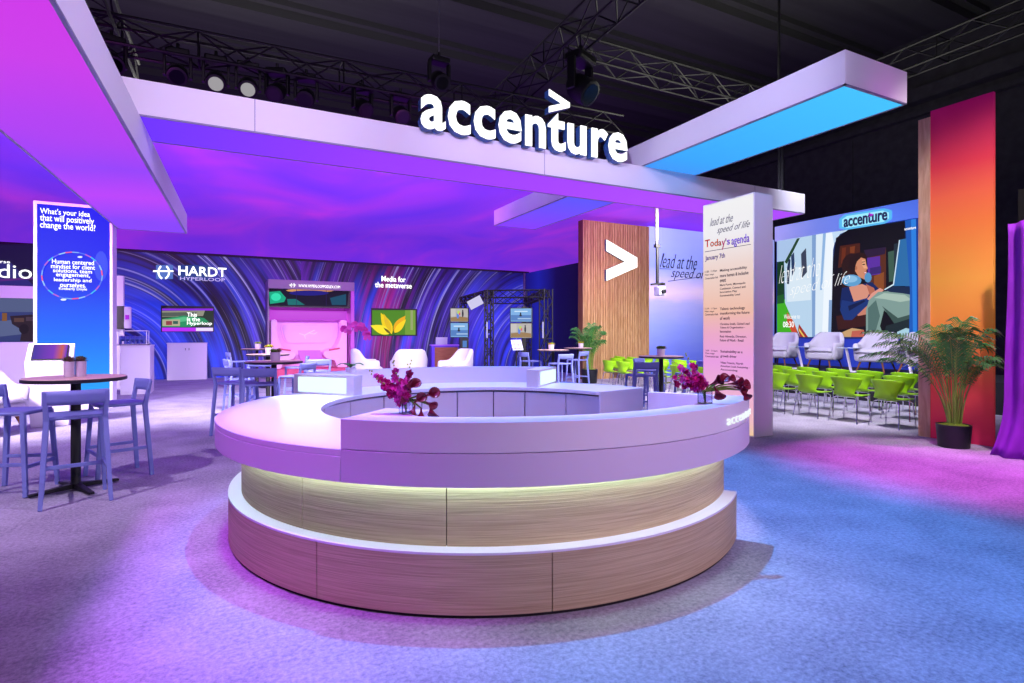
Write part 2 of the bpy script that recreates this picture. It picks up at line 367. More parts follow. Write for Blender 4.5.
# booth walls with streak graphic
def streak_mat(name, cx1, cx2, xs, base=.0, em=.55):
    m = bpy.data.materials.new(name); m.use_nodes = True; nt = m.node_tree; b = nt.nodes['Principled BSDF']; L = nt.links
    N = lambda t: nt.nodes.new(t)
    tc = N('ShaderNodeTexCoord'); sp = N('ShaderNodeSeparateXYZ'); L.new(tc.outputs['Object'], sp.inputs[0])
    def math_(op, a, b_=None, c=None):
        n = N('ShaderNodeMath'); n.operation = op
        for i, v in enumerate((a, b_, c)):
            if v is None: continue
            if isinstance(v, (int, float)): n.inputs[i].default_value = v
            else: L.new(v, n.inputs[i])
        return n.outputs[0]
    X, Z = sp.outputs[0], sp.outputs[2]
    def radius(cx, cz, kz):
        dx = math_('SUBTRACT', X, cx); dz = math_('MULTIPLY', math_('SUBTRACT', Z, cz), kz)
        return math_('SQRT', math_('ADD', math_('MULTIPLY', dx, dx), math_('MULTIPLY', dz, dz)))
    r1 = radius(cx1, -.3, .85); r2 = math_('MULTIPLY', radius(cx2, -.3, .85), -1)
    sel = math_('GREATER_THAN', X, xs)
    mixr = N('ShaderNodeMix'); L.new(sel, mixr.inputs[0]); L.new(r1, mixr.inputs[2]); L.new(r2, mixr.inputs[3]); r = mixr.outputs[0]
    # thin bright streaks + broad bands from 2-D noise in (radius, height)
    def nz(sr, sz, det, off):
        cb = N('ShaderNodeCombineXYZ'); L.new(math_('MULTIPLY', r, sr), cb.inputs[0]); L.new(math_('MULTIPLY', Z, sz), cb.inputs[1]); cb.inputs[2].default_value = off
        n = N('ShaderNodeTexNoise'); n.inputs['Scale'].default_value = 1; n.inputs['Detail'].default_value = det; n.inputs['Roughness'].default_value = .6
        L.new(cb.outputs[0], n.inputs[0]); return n.outputs[0]
    fine = nz(12, .10, 4, 0); broad = nz(1.6, .25, 2, 5); mid = nz(5, .2, 2, 9)
    rf = N('ShaderNodeValToRGB'); L.new(fine, rf.inputs[0])
    e = rf.color_ramp.elements; e[0].position = .56; e[0].color = (0, 0, 0, 1); e[1].position = .74; e[1].color = (1, 1, 1, 1)
    rb = N('ShaderNodeValToRGB'); L.new(broad, rb.inputs[0]); e = rb.color_ramp.elements
    e[0].position = .36; e[0].color = lin('#06051c'); e[1].position = .68; e[1].color = lin('#3446ff')
    x = e.new(.5); x.color = lin('#17146e')
    # hue drift along the wall
    hx = N('ShaderNodeMapRange'); L.new(X, hx.inputs[0]); hx.inputs[1].default_value = -3; hx.inputs[2].default_value = 11.6
    rh = N('ShaderNodeValToRGB'); L.new(hx.outputs[0], rh.inputs[0]); e = rh.color_ramp.elements
    e[0].position = 0; e[0].color = lin('#2340ff'); e[1].position = 1; e[1].color = lin('#2a3cff')
    for p_, c_ in ((.22, '#3150ff'), (.34, '#8a2cf5'), (.5, '#7a22c8'), (.58, '#c01d8c'), (.68, '#5a24d8'), (.85, '#4034e8')):
        x = e.new(p_); x.color = lin(c_)
    mx1 = N('ShaderNodeMix'); mx1.data_type = 'RGBA'; mx1.blend_type = 'MIX'
    mrp = N('ShaderNodeMapRange'); L.new(mid, mrp.inputs[0]); mrp.inputs[1].default_value = .42; mrp.inputs[2].default_value = .75; mf = mrp.outputs[0]; L.new(mf, mx1.inputs[0]); L.new(rb.outputs[0], mx1.inputs[6]); L.new(rh.outputs[0], mx1.inputs[7])
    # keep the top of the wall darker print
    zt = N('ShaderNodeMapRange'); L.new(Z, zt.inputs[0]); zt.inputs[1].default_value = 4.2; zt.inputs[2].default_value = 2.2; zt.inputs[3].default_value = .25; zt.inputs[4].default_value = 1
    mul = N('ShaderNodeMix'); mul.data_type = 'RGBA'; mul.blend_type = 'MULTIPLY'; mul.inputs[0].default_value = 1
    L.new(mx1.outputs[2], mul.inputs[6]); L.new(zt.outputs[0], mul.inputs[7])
    mx2 = N('ShaderNodeMix'); mx2.data_type = 'RGBA'
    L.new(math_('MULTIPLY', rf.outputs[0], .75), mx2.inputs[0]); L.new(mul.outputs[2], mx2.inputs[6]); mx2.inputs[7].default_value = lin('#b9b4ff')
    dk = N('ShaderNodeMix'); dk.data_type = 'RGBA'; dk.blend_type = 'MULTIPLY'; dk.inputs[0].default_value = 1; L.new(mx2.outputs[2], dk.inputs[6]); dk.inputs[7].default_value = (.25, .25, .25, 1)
    L.new(dk.outputs[2], b.inputs['Base Color']); L.new(mx2.outputs[2], b.inputs['Emission Color']); b.inputs['Emission Strength'].default_value = em  # self-glow added to the print to control the wall's brightness
    b.inputs['Roughness'].default_value = .6
    return m
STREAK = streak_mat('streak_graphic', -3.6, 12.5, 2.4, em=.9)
YB = 21.5; XR = 11.58
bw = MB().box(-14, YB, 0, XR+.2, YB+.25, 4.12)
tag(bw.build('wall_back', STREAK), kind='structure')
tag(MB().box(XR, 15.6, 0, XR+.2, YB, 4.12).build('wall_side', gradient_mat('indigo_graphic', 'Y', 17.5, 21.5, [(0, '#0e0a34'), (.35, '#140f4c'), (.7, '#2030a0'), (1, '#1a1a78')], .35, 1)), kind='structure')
tag(MB().box(XR-.09, YB-.09, 0, XR-.02, YB-.02, 4.12).build('trim_1', GREYM), kind='structure')
tag(MB().box(-14, YB-.03, 4.12, XR+.2, YB+.27, 4.2).build('trim_2', mat('indigo_dark', '#15102c', .7)), kind='structure')

# stretched-fabric ceiling of the booth, coved down behind the walls
def cloth(u, v):
    y = 10.4+v*17; x = -15+u*(min(19.2, 1.255*y+.25)+15)
    z = 5.36
    dy = max(0, y-20.6); z -= (6.9-math.sqrt(max(0, 6.9**2-dy*dy)))*.42
    return (x, y, z)
CEILM = bpy.data.materials.new('violet_fabric'); CEILM.use_nodes = True
def _ceil():
    nt = CEILM.node_tree; b = nt.nodes['Principled BSDF']; L = nt.links
    tc = nt.nodes.new('ShaderNodeTexCoord'); mp = nt.nodes.new('ShaderNodeMapping'); mp.inputs['Scale'].default_value = (.22, .12, .1); mp.inputs['Rotation'].default_value = (0, 0, .5)
    n = nt.nodes.new('ShaderNodeTexNoise'); n.inputs['Scale'].default_value = 1.2; n.inputs['Detail'].default_value = 3; n.inputs['Distortion'].default_value = 1.0
    r = nt.nodes.new('ShaderNodeValToRGB'); e = r.color_ramp.elements
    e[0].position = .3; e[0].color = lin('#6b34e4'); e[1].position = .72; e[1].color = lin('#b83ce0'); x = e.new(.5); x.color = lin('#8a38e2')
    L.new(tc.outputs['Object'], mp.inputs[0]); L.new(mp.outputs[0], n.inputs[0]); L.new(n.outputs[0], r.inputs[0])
    L.new(r.outputs[0], b.inputs['Base Color']); L.new(r.outputs[0], b.inputs['Emission Color']); b.inputs['Emission Strength'].default_value = .6  # self-glow added to the fabric tint to brighten the ceiling
    b.inputs['Roughness'].default_value = .9
_ceil()
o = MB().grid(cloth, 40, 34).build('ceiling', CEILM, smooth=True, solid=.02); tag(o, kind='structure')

# ------------------------------------------------------------------ canopy beams (light boxes)
PURP = glow('#a543ff', 1.0); BLUEBOX = glow('#3cb4ff', 1.0)
def light_beam(name, label, x0, y0, z0, x1, y1, z1, under, seams_x=(), seams_y=()):
    t = thing(name, label, 'canopy beam', ((x0+x1)/2, (y0+y1)/2, z0))
    cx, cy = (x0+x1)/2, (y0+y1)/2
    b = MB().box(x0-cx, y0-cy, .015, x1-cx, y1-cy, z1-z0); b.build('fabric_skin', FABW, t, bevel=.006)
    MB().box(x0-cx+.03, y0-cy+.03, 0.004, x1-cx-.03, y1-cy-.03, .016).build('light_panel', under, t)
    e = MB(); w_ = .03
    e.box(x0-cx, y0-cy, 0, x1-cx, y0-cy+w_, .015).box(x0-cx, y1-cy-w_, 0, x1-cx, y1-cy, .015).box(x0-cx, y0-cy, 0, x0-cx+w_, y1-cy, .015).box(x1-cx-w_, y0-cy, 0, x1-cx, y1-cy, .015)
    e.build('edge_frame', mat('beam_edge', '#8d86a8', .4), t)
    if seams_x:
        s = MB()
        for x in seams_x: s.box(x-cx-.004, y0-cy-.002, .01, x-cx+.004, y0-cy, z1-z0)
        s.build('seam', mat('seam_grey', '#8a80a5', .8), t)
    return t
UND1 = gradient_mat('violet_lightbox', 'X', -7, 5, [(0, '#4a28ff'), (.35, '#6a34ff'), (.6, '#9b3cff'), (1, '#b04aff')], 1.0, 0)
light_beam('canopy_fascia', 'long white canopy beam with violet glowing underside carrying the big white letters', -7, 7.35, 3.9, 10.35, 8.31, 4.3, UND1, seams_x=(.3, 4.3, 8.9))
UND2 = gradient_mat('cyan_lightbox', 'Y', -4.6, 4.6, [(0, '#45c4ff'), (.3, '#3aa8ff'), (.6, '#5a58ff'), (1, '#8a40ff')], 1.0, 0)
light_beam('canopy_crossbeam', 'white crossbeam with sky blue glowing underside projecting toward the visitor on the right', 6.2, 3.91, 4.3, 7.42, 13.2, 4.7, UND2)
UND3 = gradient_mat('magenta_lightbox', 'Y', -6, 6, [(0, '#e81ee8'), (.45, '#d040f0'), (.68, '#9a44ff'), (.82, '#c044ff'), (1, '#8c46ff')], .95, 0, noise=.15)
lb = light_beam('canopy_crossbeam', 'white crossbeam with magenta glowing underside coming in from the upper left', -2.02, .9, 3.51, -.86, 13.05, 3.9, UND3)
lb.rotation_euler = (0, 0, radians(-1.4))

# big letters on the fascia
t = thing('illuminated_letters', 'large white illuminated company name letters standing on the canopy fascia', 'sign', (4.0, 7.2, 4.25))
vs, fs = text_mesh('accenture', .023, spacing=1.07)
YL = 7.22
pl = ('y', YL)
a0 = on(pl, 420, 131); a1 = on(pl, 626, 161)
xs0, xs1 = a0.x, a1.x
vals = sorted(v for u, v in vs)
zb, zt = 4.24, 4.24+.57
SIDE = mat('letter_return', '#2f5f9a', .5)
bmx = bmesh.new(); bv = [bmx.verts.new((u, v, 0)) for u, v in vs]
for f in fs:
    try: bmx.faces.new([bv[i] for i in f])
    except ValueError: pass
bmesh.ops.remove_doubles(bmx, verts=bmx.verts, dist=1e-5)
bmx.verts.ensure_lookup_table(); seen = set(); islands = []
for v in bmx.verts:
    if v.index in seen: continue
    st = [v]; isl = set()
    while st:
        q = st.pop()
        if q in isl: continue
        isl.add(q); seen.add(q.index)
        for e in q.link_edges: st.append(e.other_vert(q))
    islands.append(isl)
for isl in islands:
    fcs = {f for v in isl for f in v.link_faces}
    idx = {v: i for i, v in enumerate(isl)}
    vv = [(v.co.x, v.co.y) for v in isl]; ff = [tuple(idx[v] for v in f.verts) for f in fcs]
    q = lambda u, v, o: (xs0+u*(xs1-xs0)-4.0, -o+.0, zb+v*(zt-zb)-4.25)
    L1 = solid_text('letter', vv, ff, q, .02, SIGNW, None); L1.parent = t
    q2 = lambda u, v, o: (xs0+u*(xs1-xs0)-4.0, .002+o, zb+v*(zt-zb)-4.25)
    L2 = solid_text('letter_return', vv, ff, q2, .12, SIDE, None); L2.parent = L1
bmx.free()
ch = [(0, 1), (1, .60), (1, .40), (0, 0), (0, .26), (.62, .5), (0, .74)]
c0 = on(pl, 548, 114); c1 = on(pl, 568.5, 91)
b = MB(); n = len(ch)
def chev(x0, x1, z0, z1, yf, yb, asx=1):
    f_ = [(x0+u*(x1-x0), yf, z0+v*(z1-z0)) for u, v in ch]; k_ = [(x, yb, z) for x, y, z in f_]
    b = MB(); b.add(f_+k_, [(0, 1, 5, 6), (1, 2, 5), (2, 3, 4, 5), (7, 13, 12, 8), (8, 12, 9), (9, 12, 11, 10)]+[(i, (i+1) % 7, 7+(i+1) % 7, 7+i) for i in range(7)])
    return b
zc0 = on(pl, 548, 113).z; zc1 = on(pl, 548, 90).z
g = chev(c0.x-4, c1.x-4, zc0-4.25, zc1-4.25, -.02, 0).build('chevron', SIGNW, t)
chev(c0.x-4, c1.x-4, zc0-4.25, zc1-4.25, .002, .12).build('chevron_return', SIDE, g)

# ------------------------------------------------------------------ round reception counter
CX, CY = W(512, 5.009).x + RT.x*(-.216), W(512, 5.009).y + RT.y*(-.216)
A = lambda d: d-27
def ring(b, *a, **k): return b.arc(*a, **k)
cnt = thing('reception_counter', 'big round white and limed oak reception counter in the middle of the carpet', 'reception counter', (CX, CY, 0))
CW = mat('counter_laminate', '#e6dcf2', .42)
CF = mat('counter_fascia', '#d9c9ea', .45)
TL0, TL1 = A(-108.8), A(-26.5); LO0, LO1 = A(38.5), A(251.2)
gap = mat('shadow_gap', '#1b1622', .9)
# plinth, whole ring from the right end of the desk round to the back
sg = [(A(-110-.001), A(-84)), (A(-84), A(-46)), (A(-46), A(-26.5))]
b = MB()
full0, full1 = A(38.5), A(333.5)
segs = [A(x) for x in (38.5, 70, 105, 140, 175, 212, 245, 282, 333.5)]
for a_, b_ in zip(segs, segs[1:]): ring(b, 1.6, 2.072, a_+.08, b_-.08, 0.02, .335)
b.build('plinth', OAK, cnt, smooth=True)
b = MB(); ring(b, 1.6, 2.06, full0, full1, 0, .3); b.build('plinth_core', gap, cnt, smooth=True)
b = MB(); ring(b, 1.75, 2.074, full0, full1, .335, .348); b.build('ledge', CW, cnt, smooth=True)
b = MB()
segs = [A(x) for x in (38.5, 80, 120, 160, 205, 239, 266, 333.5)]
for a_, b_ in zip(segs, segs[1:]): ring(b, 1.8, 1.985, a_+.08, b_-.08, .348, .709)
b.build('drum', OAK, cnt, smooth=True)
b = MB(); ring(b, 1.78, 1.97, full0, full1, .345, .71); b.build('drum_core', gap, cnt, smooth=True)
# rim
b = MB(); ring(b, 1.78, 2.158, LO0, LO1, .712, .85); ring(b, 1.4126, 2.158, LO0, LO1, .85, .888)
b.build('low_worktop', CW, cnt, smooth=True, bevel=.004)
b = MB(); ring(b, 1.78, 2.158, LO1+.08, A(333.5), .712, .885); b.build('lower_fascia', CF, cnt, smooth=True, bevel=.003)
b = MB(); ring(b, 1.976, 2.158, LO1+.08, A(333.5), .889, 1.048); ring(b, 1.70, 1.98, LO1+.08, LO1+9.5, .889, 1.048)
b.build('upper_fascia', CW, cnt, smooth=True, bevel=.003)
b = MB(); ring(b, 1.44, 1.976, LO1+1, A(333.5), .72, .76); b.build('desk_shelf', CW, cnt, smooth=True)
b = MB(); ring(b, 1.44, 1.975, A(331.4), A(333.5), .0, 1.048); b.build('end_panel', CW, cnt, bevel=.004)
b = MB(); ring(b, 1.44, 2.14, A(37.6), A(38.5), .0, .888); b.build('end_panel', CW, cnt, bevel=.004)
# LED strip under the rim
b = MB(); ring(b, 2.0, 2.035, LO0+1, A(330), .700, .710, n=150); b.build('led_strip', glow('#d6fff2', 15.0), cnt, smooth=True)
# inside cabinets
b = MB(); sgs = [38.5, 57, 76, 90, 106, 122, 140, 158, 176, 196, 218, 249]
for i, (a_, b_) in enumerate(zip(sgs, sgs[1:])):
    p = MB(); ring(p, 1.50, 1.54, A(a_)+.25, A(b_)-.25, .08, .82); p.build('cabinet_door', CW, cnt, smooth=True, bevel=.003)
b = MB(); ring(b, 1.54, 1.62, LO0+.5, LO1-.5, .0, .85); b.build('cabinet_carcass', mat('carcass_grey', '#7d7488', .8), cnt, smooth=True)
# raised curved parapet with lit end boxes
b = MB(); ring(b, 2.04, 2.158, A(69), A(160), .888, 1.08); b.build('parapet', CW, cnt, smooth=True, bevel=.004)
for lab, a_, s_ in (('left', 160, -1), ('right', 69, 1)):
    b = MB(); lo, hi = (a_-5.5, a_) if s_ < 0 else (a_, a_+5.5)
    ring(b, 1.425, 2.15, A(lo), A(hi), .888, 1.087); bx = b.build('end_box', CW, cnt, bevel=.004)
    ar = radians(A(a_)); rad = Vector((cos(ar), sin(ar), 0)); tan = Vector((-sin(ar), cos(ar), 0))*(-s_)
    M = Matrix((rad, tan, Vector((0, 0, 1)))).transposed()
    p = MB(); p.obox(rad*1.80+tan*.006+Vector((0, 0, .985)), (.58, .01, .15), M=M); p.build('frosted_light_panel', glow('#dcf4ff', 1.25), bx)
light('AREA', 'left_panel_spill', (CX+cos(radians(A(160)))*1.85-.10, CY+sin(radians(A(160)))*1.85-.06, .985), (CX-2.2, CY-.8, .88), (.8, .95, 1), 4, .5, size_y=.12)
# letters on the rim (bent to the curve)
vs, fs = text_mesh('accenture', -.004, spacing=1.1)
R0 = 2.160
def bend(u, v, o):
    a = radians(A(-43.5+u*17)); r = R0+o; return (r*cos(a), r*sin(a), .92+v*.050)
L1 = solid_text('rim_lettering', vs, fs, bend, .008, glow('#f4fbff', 1.0), None); L1.parent = cnt
light('SPOT', 'rim_logo_light', (CX+2.9*cos(radians(A(-45))), CY+2.9*sin(radians(A(-45))), 1.35), (CX+2.158*cos(radians(A(-41))), CY+2.158*sin(radians(A(-41))), .95), (.7, .95, 1), 1.2, .03, 30, .9)

# ------------------------------------------------------------------ agenda column
XC = 6.765; YC0, YC1 = 5.60, 6.577; HC = 3.54
t = thing('agenda_column', 'tall white column with a glowing event agenda behind the counter', 'display column', (XC+.2, (YC0+YC1)/2, 0))
ox, oy = XC+.2, (YC0+YC1)/2
MB().box(-.195, YC0-oy, 0, .2, YC1-oy, HC).build('column_body', FABW, t, bevel=.006)
AG = gradient_mat('agenda_print', 'Z', 0, HC, [(0, '#ffd9a8'), (.06, '#ffc9d0'), (.3, '#f7a9f0'), (.42, '#f9b3d6'), (.52, '#fcc8b4'), (.72, '#fbe3dc'), (.85, '#fdfaff'), (1, '#ffffff')], .88, 0)
pan = MB().box(-.202, YC0-oy+.015, .02, -.195, YC1-oy-.015, HC-.02).build('agenda_panel', AG, t)
pl = ('x', XC)
INK = mat('ink_dark', '#1d1433', .8); INKP = mat('ink_purple', '#4b1a8c', .8)
def ctext(s, x0, x1, y0, y1, m, bold=.0, shear=0, name='lettering', slope=0):
    o = text_on(name, s, pl, x0, x1, y0, y1, m, None, .002, bold, .005, shear, slope); attach(o, t); return o
ctext('lead at the', 710, 733, 218.5, 226.5, mat('ink_grey', '#6c6a78', .8), -.002, .5)
ctext('speed of life', 717, 750, 227, 235.5, _m['ink_grey'], -.002, .5)
cols_ = ['#ff3c2a', '#ff5a1e', '#ff6a1a', '#f0451e', '#d02a60', '#b022a0', '#8a1fd0']
cw = [('T', 705, 710), ('o', 710.3, 714), ('d', 714.4, 718), ('a', 718.4, 721.5), ('y', 721.8, 725.2), ("'", 725.4, 726.4), ('s', 727, 730)]
for (c_, x0, x1), cc in zip(cw, cols_):
    lo = 248 if c_ not in "'oas" else 248
    ytop = {'T': 240.2, 'd': 239.6, "'": 238.5, 'o': 242, 'a': 241.5, 's': 240, 'y': 241}[c_]
    ybot = {"'": 241.5, 'y': 249.8}.get(c_, 247.6-(x0-705)*.12)
    ctext(c_, x0, x1, ytop, ybot, mat('ink_'+cc, cc, .8), .015)
ctext('agenda', 731.5, 749.5, 236.6, 247.6, mat('ink_violet', '#7a22e0', .8), .012)
o = art('rule_line', pl, [('#3a2a5c', 0, [(705, 251.6), (751, 244.0), (751, 244.5), (705, 252.2)])], None, .006); attach(o, t)
ctext('January 7th', 705.3, 725, 256.0, 262.0, INKP, .015)
def block(x0, y0, lines, hgt, gap_, m, bold):
    y = y0
    for s, w_ in lines:
        # keep parallel with the panel: rows converge to the horizon
        ctext(s, x0, x0+w_, y, y+hgt, m, bold); y += gap_
vs_ = [(271.0, [('11:00 - 11:45am', 12), ('Main stage', 9), ('Conversation hub', 13)], 2.0, 3.3, 705),
       (308.0, [('12:30 - 1:15pm', 12), ('Main stage', 9), ('Conversation hub', 13)], 2.0, 2.8, 705),
       (349.7, [('2:30 - 3:15pm', 12), ('Main stage', 9), ('Conversation hub', 13)], 2.0, 2.7, 705.5)]
for y0, ls, hh, gp, x0 in vs_: block(x0, y0, ls, hh, gp, INK, 0)
block(720, 269.3, [('Making accessibility', 27), ('more human & inclusive', 28.5), ('event', 6)], 3.3, 4.9, INK, .012)
block(720, 284.3, [('Mark Purvis, Minneapolis', 25.5), ('Continuum, Connect and', 25.5), ('Innovation Play', 17), ('Sustainability Lead', 20)], 2.5, 3.5, INK, .01)
block(720, 307.6, [('Talent: technology', 25), ('transforming the future', 29.5), ('of work', 10)], 3.4, 4.5, INK, .012)
block(720, 323, [('Christina Smith, Global Lead', 29.5), ('Talent & Organization -', 25), ('Innovation', 11)], 2.5, 3.6, INK, .01)
block(720, 335.3, [('Rob Almeida, Director,', 26.5), ('Future of Work - Retail', 23.5)], 2.5, 3.6, INK, .01)
block(720.5, 350, [('Sustainability as a', 22), ('growth driver', 16)], 3.2, 4.7, INK, .012)
block(720.5, 361.4, [('Vikas Francis, North', 22.5), ('American Lead, Sustaining -', 29), ('Accounting', 17)], 2.4, 3.5, INK, .01)
block(720.5, 374.2, [('Matt Ellison, The', 20), ('President of Commerce', 27)], 2.4, 3.6, INK, .01)
# ------------------------------------------------------------------ left totem with blue screen
xa = on_y(33, 300, 13.7).x; xb = on_y(112.5, 300, 13.7).x; ZT = 4.05
t = thing('display_totem', 'tall white totem with bright blue screen at left under the magenta beam', 'display totem', ((xa+xb)/2, 13.95, 0))
cx = (xa+xb)/2
MB().box(xa-cx, -.24, 0, xb-cx, .25, ZT).build('totem_body', WHITEM, t, bevel=.008)
SB = gradient_mat('blue_screen', 'Z', .2, 4.0, [(0, '#12a8ff'), (.35, '#0a6cff'), (.6, '#1030f0'), (1, '#0a1cf0')], 1.0, 0)
MB().box(xa-cx+.06, -.25, .12, xb-cx-.05, -.24, ZT-.06).build('screen', SB, t)
pl = ('y', 13.70)
def ttext(s, x0, x1, y0, y1, m=SIGNW, bold=.02): return attach(text_on('lettering', s, pl, x0, x1, y0, y1, m, None, .003, bold*.4, .012), t)
ttext("What's your idea", 40, 90, 207.5, 215); ttext('that will positively', 40, 94, 214, 222.5); ttext('change the world?', 40, 95.5, 221, 229.5)
r_ = []
for k in range(28):
    a0_, a1_ = 2*pi*k/28, 2*pi*(k+1)/28
    cc = ['#7ab0ff', '#4a70ff', '#c060e0', '#3ac8ff', '#6a60ff', '#9ad0ff', '#ff5a90'][k % 7]
    r_.append((cc, .9, [(72+31*cos(a0_), 275.5+24*sin(a0_)), (72+31*cos(a1_), 275.5+24*sin(a1_)), (72+29.6*cos(a1_), 275.5+22.8*sin(a1_)), (72+29.6*cos(a0_), 275.5+22.8*sin(a0_))]))
r_.append(('#e8f6ff', 1, blob(63.5, 299.6, 3, 1.1))); r_.append(('#e8f6ff', 1, blob(80, 257, 2.5, 1)));
r_ = [('#2a50ff', .9, blob(101, 266, 7, 15))]+r_
attach(art('bubble_picture', pl, r_, None, .012), t)
for i, (s, x0, x1) in enumerate((('Human centered', 52, 94), ('mindset for client', 51, 95), ('solutions, team', 53, 92), ('engagement,', 56, 90), ('leadership and', 54, 91.5), ('ourselves.', 60, 86))):
    ttext(s, x0, x1, 258.8+i*4.7, 263.4+i*4.7)
ttext('Kimberly Doyle', 59, 87, 287, 290.6, SIGNW, .01)

# info kiosk in front of the totem
p = W(51, 9.1); t = thing('info_kiosk', 'white pedestal kiosk with tilted tablet in front of the blue totem', 'kiosk', (p.x, p.y, 0), radians(4))
b = MB(); pr = [(-.27, -.16), (.27, -.16), (.25, .16), (-.25, .16)]
b.add([(-.24, -.1, 0), (.24, -.1, 0), (.24, .18, 0), (-.24, .18, 0), (-.30, -.2, 1.02), (.30, -.2, 1.02), (.30, .12, 1.34), (-.30, .12, 1.34), (-.24, .18, 1.2), (.24, .18, 1.2)],
      [(0, 1, 5, 4), (4, 5, 6, 7), (7, 6, 9, 8), (8, 9, 2, 3), (1, 2, 9, 6, 5), (0, 4, 7, 8, 3), (0, 3, 2, 1)])
b.build('pedestal', WHITEM, t, bevel=.01)
Mt = Matrix.Rotation(radians(45), 3, 'X')
tb = MB().obox((0, -.045, 1.195), (.46, .34, .02), M=Mt).build('tablet', DARK, t, bevel=.004)
MB().obox((0, -.052, 1.203), (.42, .30, .012), M=Mt).build('tablet_screen', gradient_mat('tablet_grad', 'X', -.21, .21, [(0, '#2a18a0'), (.6, '#7a22c0'), (.85, '#d05a40'), (1, '#6a2ad0')], .9, 0), tb)

# ------------------------------------------------------------------ bar stools, tables, planters
STOOL = mat('stool_blue_plastic', '#7f8ad0', .5)
def make_stool(label):
    t = thing('bar_stool', label, 'bar stool')
    b = MB()
    def seat(u, v):
        x = (u-.5)*.44; y = (v-.5)*.42; k = (abs(x)/.22)**4; q_ = (abs(y)/.21)**4
        return (x*(1-.10*q_), y*(1-.06*k), .765-.012*(1-(x/.22)**2)*(1-(y/.21)**2))
    b.grid(seat, 10, 10); b.build('seat', STOOL, t, smooth=True, solid=.03)
    for s in (-1, 1):
        MB().beam((s*.232, .225, 0), (s*.195, .18, .76), .03, .038, .04, .04).build('leg', STOOL, t, bevel=.006)
        b = MB(); b.beam((s*.245, -.25, 0), (s*.205, -.195, .76), .032, .04, .042, .045); b.beam((s*.205, -.195, .74), (s*.215, -.245, 1.0), .042, .045, .032, .03)
        b.build('leg', STOOL, t, bevel=.006)
    def back(u, v):
        x = (u-.5)*.46; z = .885+v*.12; y = -.215-.055*(1-(x/.23)**2)-.018*v
        return (x, y, z)
    MB().grid(back, 12, 3).build('backrest', STOOL, t, smooth=True, solid=.026)
    for s in (-1, 1): MB().beam((s*.222, -.228, .30), (s*.214, .205, .30), .022, .032).build('footrest', STOOL, t, bevel=.004)
    MB().beam((-.212, .207, .27), (.212, .207, .27), .022, .035).build('footrest', STOOL, t, bevel=.004)
    return t
stool0 = make_stool('blue bar stool at the front of the left table, back to the viewer')
def head(x, y): return atan2(-x, y)     # rotation whose local +Y points along (x,y)
def place(root, first, loc, rz, label, group=None):
    if first:
        root.location = loc; root.rotation_euler = (0, 0, rz); root['label'] = label
        if group: root['group'] = group
        return root
    return dup(root, loc, rz, label, group)
TBL = mat('bar_table_laminate', '#dcb8a4', .45); TBE = mat('table_edge', '#2a2430', .5)
def make_table(label):
    t = thing('bar_table', label, 'bar table')
    MB().lathe([(0, 1.058), (.40, 1.058), (.405, 1.063), (.405, 1.076), (.40, 1.083), (0, 1.083)], 48).build('tabletop', TBL, t, smooth=True)
    MB().lathe([(.392, 1.045), (.408, 1.05), (.409, 1.077), (.404, 1.079), (.403, 1.06)], 48).build('edge_band', TBE, t, smooth=True)
    MB().lathe([(.055, 0.06), (.04, .08), (.04, 1.05), (.12, 1.055)], 24).build('column', BLACK, t, smooth=True)
    for k in range(4):
        a = radians(45+90*k-15); d = Vector((cos(a), sin(a), 0))
        MB().beam(d*.02+Vector((0, 0, .045)), d*.36+Vector((0, 0, .022)), .06, .05, .045, .022).build('foot', BLACK, t, bevel=.004)
    return t
table0 = make_table('round bar table at far left by the blue totem')
POT = mat('pot_lilac', '#cfc0dc', .5); SOIL = mat('moss', '#4a5a1e', .95, bump=.6, bscale=60)
SUCC = [mat('succulent_green', '#5f7d3a', .6), mat('succulent_lime', '#9ab82c', .6), mat('succulent_plum', '#7a5a55', .6), mat('succulent_gold', '#b79b26', .6)]
def make_planter(label, kind):
    t = thing('potted_succulents', label, 'potted plant')
    if kind == 'twin':
        for s in (-1, 1): MB().lathe([(.040, 0), (.042, .005), (.044, .15), (.038, .15), (.036, .13)], 24, (s*.045, 0, 0)).build('pot', POT, t, smooth=True)
        c = [(-.045, 0), (.045, 0)]; h0 = .155
    else:
        MB().lathe([(.062, 0), (.065, .004), (.076, .13), (.068, .13), (.062, .11)], 28).build('pot', POT, t, smooth=True)
        c = [(0, 0)]; h0 = .14
    for (cx_, cy_) in c:
        MB().lathe([(0, h0-.015), (.037 if kind == 'twin' else .062, h0-.015)], 20, (cx_, cy_, 0)).build('soil', SOIL, t)
        for k in range(4 if kind == 'twin' else 7):
            a = k*2.4; r = .026*math.sqrt(k) if kind != 'twin' else .025*(k > 0)
            b = MB(); bx, by = cx_+r*cos(a), cy_+r*sin(a); rr = random.uniform(.048, .06) if kind == 'twin' else random.uniform(.05, .065)
            for j in range(16):
                aj = j*2.399; el = .2+1.2*j/16; d = Vector((cos(aj)*cos(el), sin(aj)*cos(el), sin(el)))
                s_ = Vector((-sin(aj), cos(aj), 0))*rr*.22; p0 = Vector((bx, by, h0-.01)); mid_ = p0+d*rr*.6; up_ = d.cross(s_).normalized()*.004
                b.add([p0, mid_+s_, p0+d*rr*1.15, mid_-s_, mid_+up_], [(0, 1, 4), (1, 2, 4), (2, 3, 4), (3, 0, 4)])
            m_ = {'twin': [0, 2, 2, 0], 'green': [0, 2, 0, 0], 'lime': [1, 1, 0, 1], 'gold': [3, 3, 1, 3]}[kind][k % 4]
            b.build('succulent', SUCC[m_], t, smooth=True)
    return t

